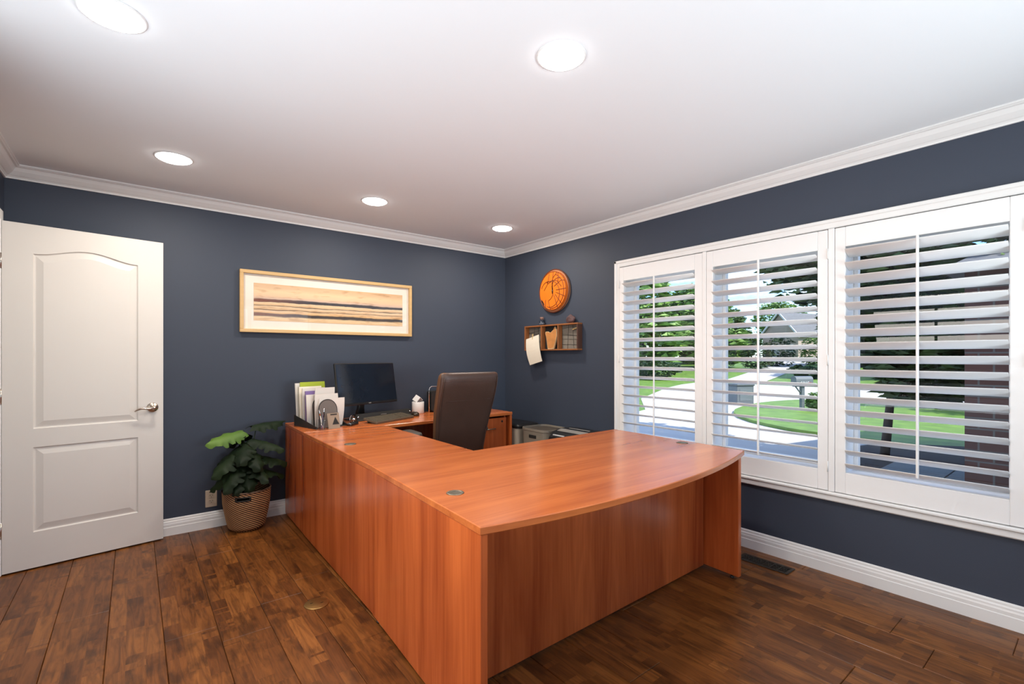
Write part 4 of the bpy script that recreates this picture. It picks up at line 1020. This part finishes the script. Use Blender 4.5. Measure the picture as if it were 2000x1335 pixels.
LV = [  # azimuth, radius, height, length, half width, pitch down, roll, lime
    (200, .13, .730, .24, .085, 6, -25, 1), (20, .16, .770, .26, .08, -8, 12, 0), (250, .10, .640, .22, .09, 22, 5, 0), (330, .14, .665, .23, .08, 12, 10, 0),
    (205, .20, .600, .25, .11, 35, -5, 0), (285, .12, .600, .22, .09, 28, 0, 0), (225, .22, .505, .24, .10, 40, 8, 0), (190, .22, .520, .22, .10, 45, 0, 0),
    (300, .12, .505, .23, .09, 26, -6, 0), (345, .15, .545, .24, .085, 10, 8, 0), (355, .14, .455, .22, .08, 14, -8, 0), (265, .15, .470, .20, .09, 38, 6, 0), (120, .07, .70, .20, .08, 18, 0, 0), (150, .12, .60, .2, .08, 25, 0, 0), (170, .2, .45, .2, .085, 30, 0, 0), (240, .17, .43, .18, .08, 30, 0, 0)]
for az, rr, hz, Ln, W_, pit, rol, lime in LV:
    a = R(az); base = Vector((rr * .45 * math.cos(a), rr * .45 * math.sin(a) * .7, hz - .02 - .012))
    M_ = Matrix.Translation(base) @ Matrix.Rotation(a, 4, 'Z') @ Matrix.Rotation(R(pit), 4, 'Y') @ Matrix.Rotation(R(rol), 4, 'X')
    mb = leaf_mesh(Ln, W_, .28, .03); mb.v = [tuple(M_ @ Vector(p)) for p in mb.v]
    # keep foliage clear of the wall and the desk
    q = []
    for p in mb.v:
        y = min(p[1], .160); x = p[0] if p[2] > .735 else min(p[0], .262); q.append((x, y, p[2]))
    mb.v = q
    lf = mb.build('leaf', LEAFL if lime else LEAFD, pn, fix=False)
    mb = MB(); mb.tube([(base.x * .15, base.y * .15, .195), (base.x * .45, base.y * .45, .195 + (base.z - .195) * .6), tuple(base)], [.005, .004, .003], 6); mb.build('leaf_stem', STEMM, lf)

# ================================================================== OUTSIDE
GRASS = foliage_mat('grass', (.095, .185, .020), (.165, .29, .036))
CONC = pm('driveway_concrete', (.50, .48, .455), .85, var=.10, scale=.8, bump=.1, bscale=30)
MULCH = pm('mulch', (.050, .040, .036), .95, var=.5, scale=18, bump=.5, bscale=50)
SLATE = pm('porch_slate', (.15, .17, .178), .55, var=.22, scale=3)
GROUT = pm('porch_grout', (.24, .24, .235), .9)
BARKM = pm('tree_bark', (.045, .034, .026), .9, var=.4, scale=18, bump=.4)
MAPLEF = foliage_mat('maple_foliage', (.016, .042, .009), (.070, .135, .020))
TREEF = foliage_mat('far_foliage', (.045, .092, .020), (.13, .21, .055))
TREEF2 = foliage_mat('fresh_foliage', (.095, .185, .030), (.23, .36, .085))
SHRUBF = foliage_mat('shrub_foliage', (.015, .038, .011), (.045, .085, .023))
ROOFM = pm('asphalt_shingle', (.15, .15, .157), .9, var=.15, scale=2)
SIDING = pm('house_siding', (.40, .31, .26), .8, var=.08, scale=1)
HWHITE = pm('house_white_trim', (.60, .59, .58), .6, var=.03)
HGLASS = pm('far_window_glass', (.10, .13, .16), .1)
MBGREY = pm('mailbox_grey', (.12, .135, .15), .5)
def brickmat():
    m, t, b = newmat('brick_wing'); l = t.links.new
    tc = N('ShaderNodeTexCoord', t); sx = N('ShaderNodeSeparateXYZ', t); mp = N('ShaderNodeCombineXYZ', t); ad = N('ShaderNodeMath', t, operation='ADD')
    bt = N('ShaderNodeTexBrick', t); bt.inputs['Scale'].default_value = 2.3; bt.inputs['Color1'].default_value = (.14, .060, .043, 1); bt.inputs['Color2'].default_value = (.10, .045, .035, 1); bt.inputs['Mortar'].default_value = (.15, .135, .12, 1); bt.inputs['Mortar Size'].default_value = .018
    l(tc.outputs['Object'], sx.inputs[0]); l(sx.outputs['X'], ad.inputs[0]); l(sx.outputs['Y'], ad.inputs[1]); l(ad.outputs[0], mp.inputs[0]); l(sx.outputs['Z'], mp.inputs[1]); l(mp.outputs[0], bt.inputs['Vector']); l(bt.outputs['Color'], b.inputs['Base Color']); b.inputs['Roughness'].default_value = .85
    return m
BRICK = brickmat()
def gz(x): return GZ if x < 31 else GZ + (1.55) * min(1, (x - 31) / 40) ** 1.1
# terrain
mb = MB(); xs_ = [3.36, 12, 20, 31, 36, 41, 46, 52, 60, 71, 100, 190]
mb.add([(x, y, gz(x)) for x in xs_ for y in (-90, 160)], [(2 * i, 2 * i + 2, 2 * i + 3, 2 * i + 1) for i in range(len(xs_) - 1)])
sbuild(mb, 'ground_lawn', GRASS, 'bright green lawn rising across the street', 'lawn')
def smooth_poly(p, n=2):
    for _ in range(n):
        q = []
        for i in range(len(p)):
            a, b = Vector(p[i]), Vector(p[(i + 1) % len(p)]); q += [tuple(a.lerp(b, .25)), tuple(a.lerp(b, .75))]
        p = q
    return p
drv = [(3.36, -30), (33, -30), (34.5, 10), (36, 18.8), (33, 18.6), (27.5, 17.3), (24, 16), (17, 12.6), (13.6, 9.9), (12.3, 9.5), (9, 11), (3.36, 12)]
mb = MB(); mb.prism(drv, GZ - .2, GZ + .012); sbuild(mb, 'ground_driveway', CONC, 'pale concrete driveway and street outside the windows', 'driveway')
isl = [(11.6, -24), (11.9, 1.5), (12.15, 4.2), (12.5, 5.2), (13.4, 6.5), (14.9, 7.6), (17, 8.15), (18.7, 8.3), (20.6, 8.0), (22.3, 7.3), (23.3, 4.5), (24, -24)]
mb = MB(); mb.prism(smooth_poly(isl, 1), GZ - .1, GZ + .09); sbuild(mb, 'ground_island', GRASS, 'raised green lawn between driveway and street', 'lawn')
mb = MB(); mb.prism(smooth_poly([(7.9, -8), (8.3, 1.6), (9.2, 2.9), (10.8, 3.1), (11.9, 2.2), (12.6, .5), (12.6, -8)], 1), GZ - .05, GZ + .14); sbuild(mb, 'ground_mulch', MULCH, 'dark mulch bed below the maple', 'mulch bed')
mb = MB(); mb.prism([(44, 21.5), (47, 20.5), (70, 31), (69, 34)], .2, .3); 
# far driveway ribbon follows the slope
mb = MB(); rb = []
for x in (33, 38, 44, 50, 56, 62, 66): t = (x - 33) / 33; rb.append((x, 14.6 + 8.2 * t, gz(x) + .03)); rb.append((x, 17.4 + 9.2 * t, gz(x) + .03))
mb.add(rb, [(2 * i, 2 * i + 2, 2 * i + 3, 2 * i + 1) for i in range(6)]); sbuild(mb, 'ground_far_driveway', CONC, 'pale driveway running up to the house across the street', 'driveway')
# porch with slate tiles
po = struct('porch_slab', 'slate tiled porch below the right window', 'porch', (3.4, -1.2, GZ))
mb = MB(); mb.box((0, 0, 0), (4.86, 3.06, .385)); mb.build('slab', GROUT, po)
tile = None
for i in range(8):
    for j in range(5):
        if tile is None:
            mb = MB(); mb.box((.006, .006, 0), (.600, .600, .018), .004); o = mb.build('tile', SLATE, po); tile = o.data
        else: o = bpy.data.objects.new('tile', tile); COL.objects.link(o); o.parent = po
        o.location = (.01 + i * .606, .01 + j * .606, .383)
# brick garage wing beyond the porch
wg = struct('wall_garage_wing', 'red-brown brick garage wing seen through the right window', 'house wing', (6.6, -6, GZ))
mb = MB(); mb.box((0, 0, 0), (7, 6.95, 2.7)); mb.build('brick_wall', BRICK, wg)
mb = MB(); mb.prism([(-.3, 2.66), (7.3, 2.66), (3.5, 3.5)], -.3, 7.1, Matrix(((1, 0, 0, 0), (0, 0, 1, 0), (0, 1, 0, 0), (0, 0, 0, 1)))); mb.build('wing_roof', ROOFM, wg)
# added roof slab and eave, unseen, keeping the sun out of the room
mb = MB(); mb.box((XR + .17, YF - 1, HC + .14), (XR + .75, YB + 1, HC + .26)); mb.box((-5.2, YF - 1.4, HC + .14), (XR + .17, YB + 1, HC + .26)); sbuild(mb, 'sun_blocking_eave', HWHITE, 'added white eave above the windows, unseen, blocking the sun', 'eave')
mb = MB(); mb.box((-4.7, YF - .75, -.6), (-4.35, YB + .6, HC + .14)); mb.box((-4.35, YB + .55, -.6), (XR + .17, YB + .75, HC + .14)); sbuild(mb, 'wall_outer', BRICK, 'outer brick wall of the house', 'wall')

def crown(c, rad, n, size, rng, core=True):
    # leaves as small tilted diamonds filling a lumpy ellipsoid
    mb = MB(); lumps = [(Vector((rng.gauss(0, 1), rng.gauss(0, 1), rng.gauss(0, 1))).normalized(), rng.uniform(.7, 1.12)) for _ in range(14)]
    vs = []; fs = []
    for _ in range(n):
        d = Vector((rng.gauss(0, 1), rng.gauss(0, 1), rng.gauss(0, 1))).normalized()
        k = max((d.dot(l[0]), l[1]) for l in lumps)[1]
        rr = k * rng.uniform(.45, 1.0) ** .5
        p = Vector((c[0] + d.x * rad[0] * rr, c[1] + d.y * rad[1] * rr, c[2] + d.z * rad[2] * rr))
        q = Matrix.Rotation(rng.uniform(0, 6.3), 3, 'Z') @ Matrix.Rotation(rng.uniform(-1.1, 1.1), 3, 'X')
        s_ = size * rng.uniform(.6, 1.3); o = len(vs)
        for a, b in ((-1, 0), (-.1, -.5), (1, 0), (-.1, .5)): vs.append(p + q @ Vector((a * s_, b * s_, (-.25 if abs(a) == 1 else 0) * s_)))
        fs.append((o, o + 1, o + 2, o + 3))
    mb.add(vs, fs)
    return mb
def tree(name, label, loc, h, crowns, n, size, mat, cat='tree', group=None, tr=.08, lean=(0, 0), seed=1):
    rng = random.Random(seed); t = thing(name, label, cat, loc, 0, group)
    mb = MB(); top = Vector((lean[0], lean[1], h)); mb.tube([(0, 0, -.05), top * .4, top * .75, top], [tr * 1.3, tr, tr * .8, tr * .5], 8)
    for k in range(5):
        a = 2 * PI * k / 5 + .4; c = crowns[k % len(crowns)]; p0 = top * (.55 + .08 * k); p1 = Vector(c[0]) + Vector((math.cos(a) * c[1][0] * .5, math.sin(a) * c[1][1] * .5, c[1][2] * .1))
        mb.tube([p0, p0.lerp(p1, .5) + Vector((0, 0, .1 * h * .3)), p1], [tr * .5, tr * .35, tr * .15], 6)
    mb.build('trunk', BARKM, t)
    for c, r_ in crowns:
        f = crown(c, r_, n, size, rng).build('foliage', mat, t, fix=False); f['kind'] = 'stuff'
    return t
tree('maple_tree', 'leafy green maple just outside the right window', (9.6, 2.35, GZ + .12), 2.6, [((-.6, -.5, 3.3), (1.7, 1.9, 1.9)), ((.4, .5, 3.9), (1.7, 1.6, 1.5)), ((-.3, -1.6, 2.3), (1.2, 1.3, 1.1)), ((-1.2, .5, 3.9), (1.0, 1.0, .9)), ((-.6, -.9, 1.75), (1.1, 1.3, .75))], 5600, .115, MAPLEF, tr=.055, lean=(-.3, -.3), seed=4)
# trees filling the view of the left window
k = 0
for x, y, h, rx, rz_, m_, lab in ((35, 27.5, 10.5, 4.2, 4.6, TREEF2, 'broad light green tree seen through the window nearest the corner'), (47.5, 28.0, 9.6, 3.6, 4.2, TREEF2, 'rounded green tree across the street right of the broad light one'),
        (27, 37.5, 10.8, 4.0, 4.8, TREEF2, 'tall light green tree at the left side of the corner window'), (55, 33.5, 9.4, 3.4, 4.0, TREEF, 'pale green tree above the grey roof across the street'),
        (70, 43, 9.6, 4.6, 4.2, TREEF, 'far tree over the parked car'), (100, 52, 12.0, 5.0, 5.0, TREEF, 'far treetop behind the long grey roof'), (125, 52, 15.5, 6.0, 5.2, TREEF2, 'far light treetop behind the gabled house'),
        (54, 15.5, 8.6, 3.0, 3.8, TREEF, 'green tree at the right side of the gabled house'), (88, 16, 12.0, 5.0, 5.2, TREEF, 'large tree beyond the maple'), (42, 7.5, 8.2, 4.0, 4.2, SHRUBF, 'large dark tree behind the maple trunk'), (41, -2.5, 8.0, 4.0, 4.2, SHRUBF, 'large dark tree beside the brick wing'), (44, 45, 12, 5, 5.4, TREEF, 'tall tree behind the corner window trees'), (62, 56, 13, 6, 5.6, TREEF, 'farthest tree seen through the corner window'),
        (21.5, 3.2, 3.4, 1.3, 1.6, SHRUBF, 'dark evergreen on the lawn left of the maple trunk'), (20.5, .2, 3.8, 1.4, 1.8, SHRUBF, 'dark evergreen on the lawn right of the maple trunk')):
    k += 1
    tree('street_tree', lab, (x, y, gz(x) - .1), h * .5, [((0, 0, h * .60), (rx, rx, h * .38)), ((rx * .2, -rx * .25, h * .30), (rx * 1.02, rx * 1.02, h * .30))], 2600 if h > 4 else 1500, (.50 if h > 4 else .13), m_, 'tree', 'trees beyond the driveway', .16 if h > 4 else .06, seed=20 + k)
def shrub(label, x, y, rx, rz_, mat, seed, z=None):
    t = thing('shrub', label, 'shrub', (x, y, (gz(x) if z is None else z)), 0, 'shrubs across the street')
    mb = MB(); mb.tube([(0, 0, -.05), (0, 0, rz_ * .5)], .05, 6); mb.build('stem', BARKM, t)
    f = crown((0, 0, rz_ * .85), (rx, rx, rz_), 1100, .17 if rx > 1 else .06, random.Random(seed)).build('foliage', mat, t, fix=False); f['kind'] = 'stuff'
shrub('large dark green shrub beside the parked car', 47.5, 21.6, 1.6, 1.5, SHRUBF, 1)
shrub('dark green shrub right of the largest one', 52.6, 21.9, 1.7, 1.7, SHRUBF, 2)
shrub('olive green shrub in front of the white garage', 57, 20.0, 1.5, 1.6, TREEF2, 3)
shrub('low round shrub near the mailbox across the street', 38, 13.9, 1.1, .55, SHRUBF, 4)
shrub('low hedge shrub at the bottom of the corner window trees', 32.0, 22.2, 2.0, .9, SHRUBF, 5)
shrub('dark hedge shrub left below the corner window trees', 26.8, 24.6, 1.5, .8, SHRUBF, 6)
shrub('small leafy shrub beside the mailbox post', 17.2, 6.0, .32, .32, TREEF2, 7, GZ + .08)
# houses
def house(label, loc, rz, w_, d_, h, rh, wallm, garage=True):
    t = thing('house', label, 'house', loc, rz)
    mb = MB(); mb.box((-w_ / 2, -d_ / 2, -.5), (w_ / 2, d_ / 2, h)); mb.prism([(-d_ / 2, h), (d_ / 2, h), (0, h + rh * .96)], -w_ / 2, w_ / 2, Matrix(((0, 0, 1, 0), (1, 0, 0, 0), (0, 1, 0, 0), (0, 0, 0, 1)))); mb.build('wall', wallm, t)
    mb = MB(); ov = .5
    for s_ in (-1, 1):
        mb.add([(-w_ / 2 - ov, s_ * (d_ / 2 + ov), h - ov * rh / (d_ / 2)), (w_ / 2 + ov, s_ * (d_ / 2 + ov), h - ov * rh / (d_ / 2)), (w_ / 2 + ov, 0, h + rh), (-w_ / 2 - ov, 0, h + rh), (-w_ / 2 - ov, s_ * (d_ / 2 + ov), h - ov * rh / (d_ / 2) + .22), (w_ / 2 + ov, s_ * (d_ / 2 + ov), h - ov * rh / (d_ / 2) + .22), (w_ / 2 + ov, 0, h + rh + .22), (-w_ / 2 - ov, 0, h + rh + .22)], [(0, 1, 2, 3), (4, 5, 6, 7), (0, 1, 5, 4), (1, 2, 6, 5), (3, 0, 4, 7)])
    mb.build('roof', ROOFM, t)
    for s_ in (-1, 1):
        mb = MB(); x = -w_ / 2 - ov - .05
        mb.add([(x, s_ * (d_ / 2 + ov), h - ov * rh / (d_ / 2) - .05), (x, 0, h + rh - .05), (x, 0, h + rh + .32), (x, s_ * (d_ / 2 + ov), h - ov * rh / (d_ / 2) + .3), (x + .2, s_ * (d_ / 2 + ov), h - ov * rh / (d_ / 2) - .05), (x + .2, 0, h + rh - .05), (x + .2, 0, h + rh + .32), (x + .2, s_ * (d_ / 2 + ov), h - ov * rh / (d_ / 2) + .3)], [(0, 1, 2, 3), (4, 5, 6, 7), (0, 1, 5, 4), (1, 2, 6, 5), (2, 3, 7, 6), (3, 0, 4, 7)]); mb.build('fascia', HWHITE, t)
    for y in ((-d_ * .27,) if garage else (-d_ * .27, d_ * .27)):
        mb = MB(); mb.box((-w_ / 2 - .04, y - .7, 1.0), (-w_ / 2 + .1, y + .7, 2.3)); wf = mb.build('window', HWHITE, t)
        mb = MB(); mb.box((-w_ / 2 - .06, y - .6, 1.1), (-w_ / 2 + .05, y + .6, 2.2)); mb.build('pane', HGLASS, wf)
    if garage:
        mb = MB(); mb.box((-w_ / 2 - .05, d_ * .02, 0), (-w_ / 2 + .1, d_ * .46, 2.3)); mb.build('garage_door', HWHITE, t)
    return t
house('beige gabled house across the street behind the maple branches', (94, 34.2, gz(94)), R(-14), 14, 6.6, 4.0, 3.7, SIDING)
house('far house with a long grey roof behind the parked car', (86, 47, gz(86)), R(25), 15, 11, 2.8, 2.6, SIDING, False)
# parked car
cr_ = thing('parked_car', 'dark blue car parked on the driveway across the street', 'car', (62, 31.6, gz(62)), R(60))
side = [(-2.2, .35), (-2.25, .62), (-2.1, .82), (-1.25, .95), (-.7, 1.38), (.6, 1.42), (1.45, 1.02), (2.15, .92), (2.25, .6), (2.2, .35)]
XZ = Matrix(((1, 0, 0, 0), (0, 0, 1, 0), (0, 1, 0, 0), (0, 0, 0, 1)))
CARB = pm('car_paint', (.020, .028, .055), .25)
mb = MB(); mb.prism(side, -.85, .85, XZ); mb.build('car_body', CARB, cr_)
mb = MB(); mb.prism([(-1.12, .98), (-.66, 1.33), (.56, 1.36), (1.3, 1.02)], -.87, .87, XZ); mb.build('side_windows', HGLASS, cr_)
for x in (-1.4, 1.4):
    for y in (-.8, .8):
        mb = MB(); mb.lathe([(.001, -.11), (.33, -.11), (.33, .11), (.001, .11)], 20, T(x, y, .33) @ Matrix.Rotation(R(90), 4, 'X')); wh = mb.build('wheel', BLACKM, cr_)
        mb = MB(); mb.lathe([(.001, -.125), (.2, -.12), (.2, .12), (.001, .125)], 16, T(x, y, .33) @ Matrix.Rotation(R(90), 4, 'X')); mb.build('hubcap', SILVER, wh)
# mailbox with its number
mx_ = thing('mailbox', 'grey mailbox with white house number on a post', 'mailbox', (16.9, 6.28, GZ + .08), R(-28))
mb = MB(); mb.box((-.055, -.055, -.05), (.055, .055, .78), .006); mb.build('post', MBGREY, mx_)
mb = MB(); mb.box((-.30, -.07, .76), (.36, .07, .80), .004); mb.build('arm', MBGREY, mx_)
mb = MB(); mb.tube([(-.24, 0, .765), (-.03, 0, .52)], .022, 8); mb.build('brace', MBGREY, mx_)
arch_ = [(-.12, .80), (.12, .80), (.12, .98)] + [(.12 * math.cos(R(a)), .98 + .12 * math.sin(R(a))) for a in range(15, 180, 15)] + [(-.12, .98)]
YZ = Matrix(((0, 0, 1, 0), (1, 0, 0, 0), (0, 1, 0, 0), (0, 0, 0, 1)))
mb = MB(); mb.prism(arch_, -.31, .31, YZ); bx_ = mb.build('box', MBGREY, mx_)
mb = MB(); mb.box((.12, -.135, .86), (.24, -.125, .90)); mb.build('flag', pm('mail_flag', (.30, .05, .04), .5), mx_)
cu_ = bpy.data.curves.new('house_number', 'FONT'); cu_.body = '5019'; cu_.size = .16; cu_.align_x = 'CENTER'; cu_.extrude = .003
tmp = bpy.data.objects.new('house_number', cu_); COL.objects.link(tmp)
dg = bpy.context.evaluated_depsgraph_get(); me = bpy.data.meshes.new_from_object(tmp.evaluated_get(dg)); bpy.data.objects.remove(tmp)
me.materials.clear(); me.materials.append(HWHITE)
nb = bpy.data.objects.new('house_number', me); COL.objects.link(nb); nb.parent = bx_; nb.location = (0, -.125, .82); nb.rotation_euler = (R(90), 0, 0)
nb['label'] = 'white number 5019'
# grey utility box by the driveway
ub = thing('utility_box', 'dark grey box standing by the driveway left of the mailbox', 'utility box', (17.9, 8.75, GZ + .01), R(-25))
mb = MB(); mb.box((-.37, -.25, 0), (.37, .25, .70), .02); mb.build('box_body', MBGREY, ub)
mb = MB(); mb.box((-.39, -.28, .70), (.39, .28, .78), .02); mb.build('lid', pm('utility_lid', (.09, .10, .11), .5), ub)
mb = MB(); mb.box((-.25, -.262, .15), (.25, -.25, .60), .004); mb.build('front_panel', pm('utility_panel', (.13, .15, .165), .5), ub)
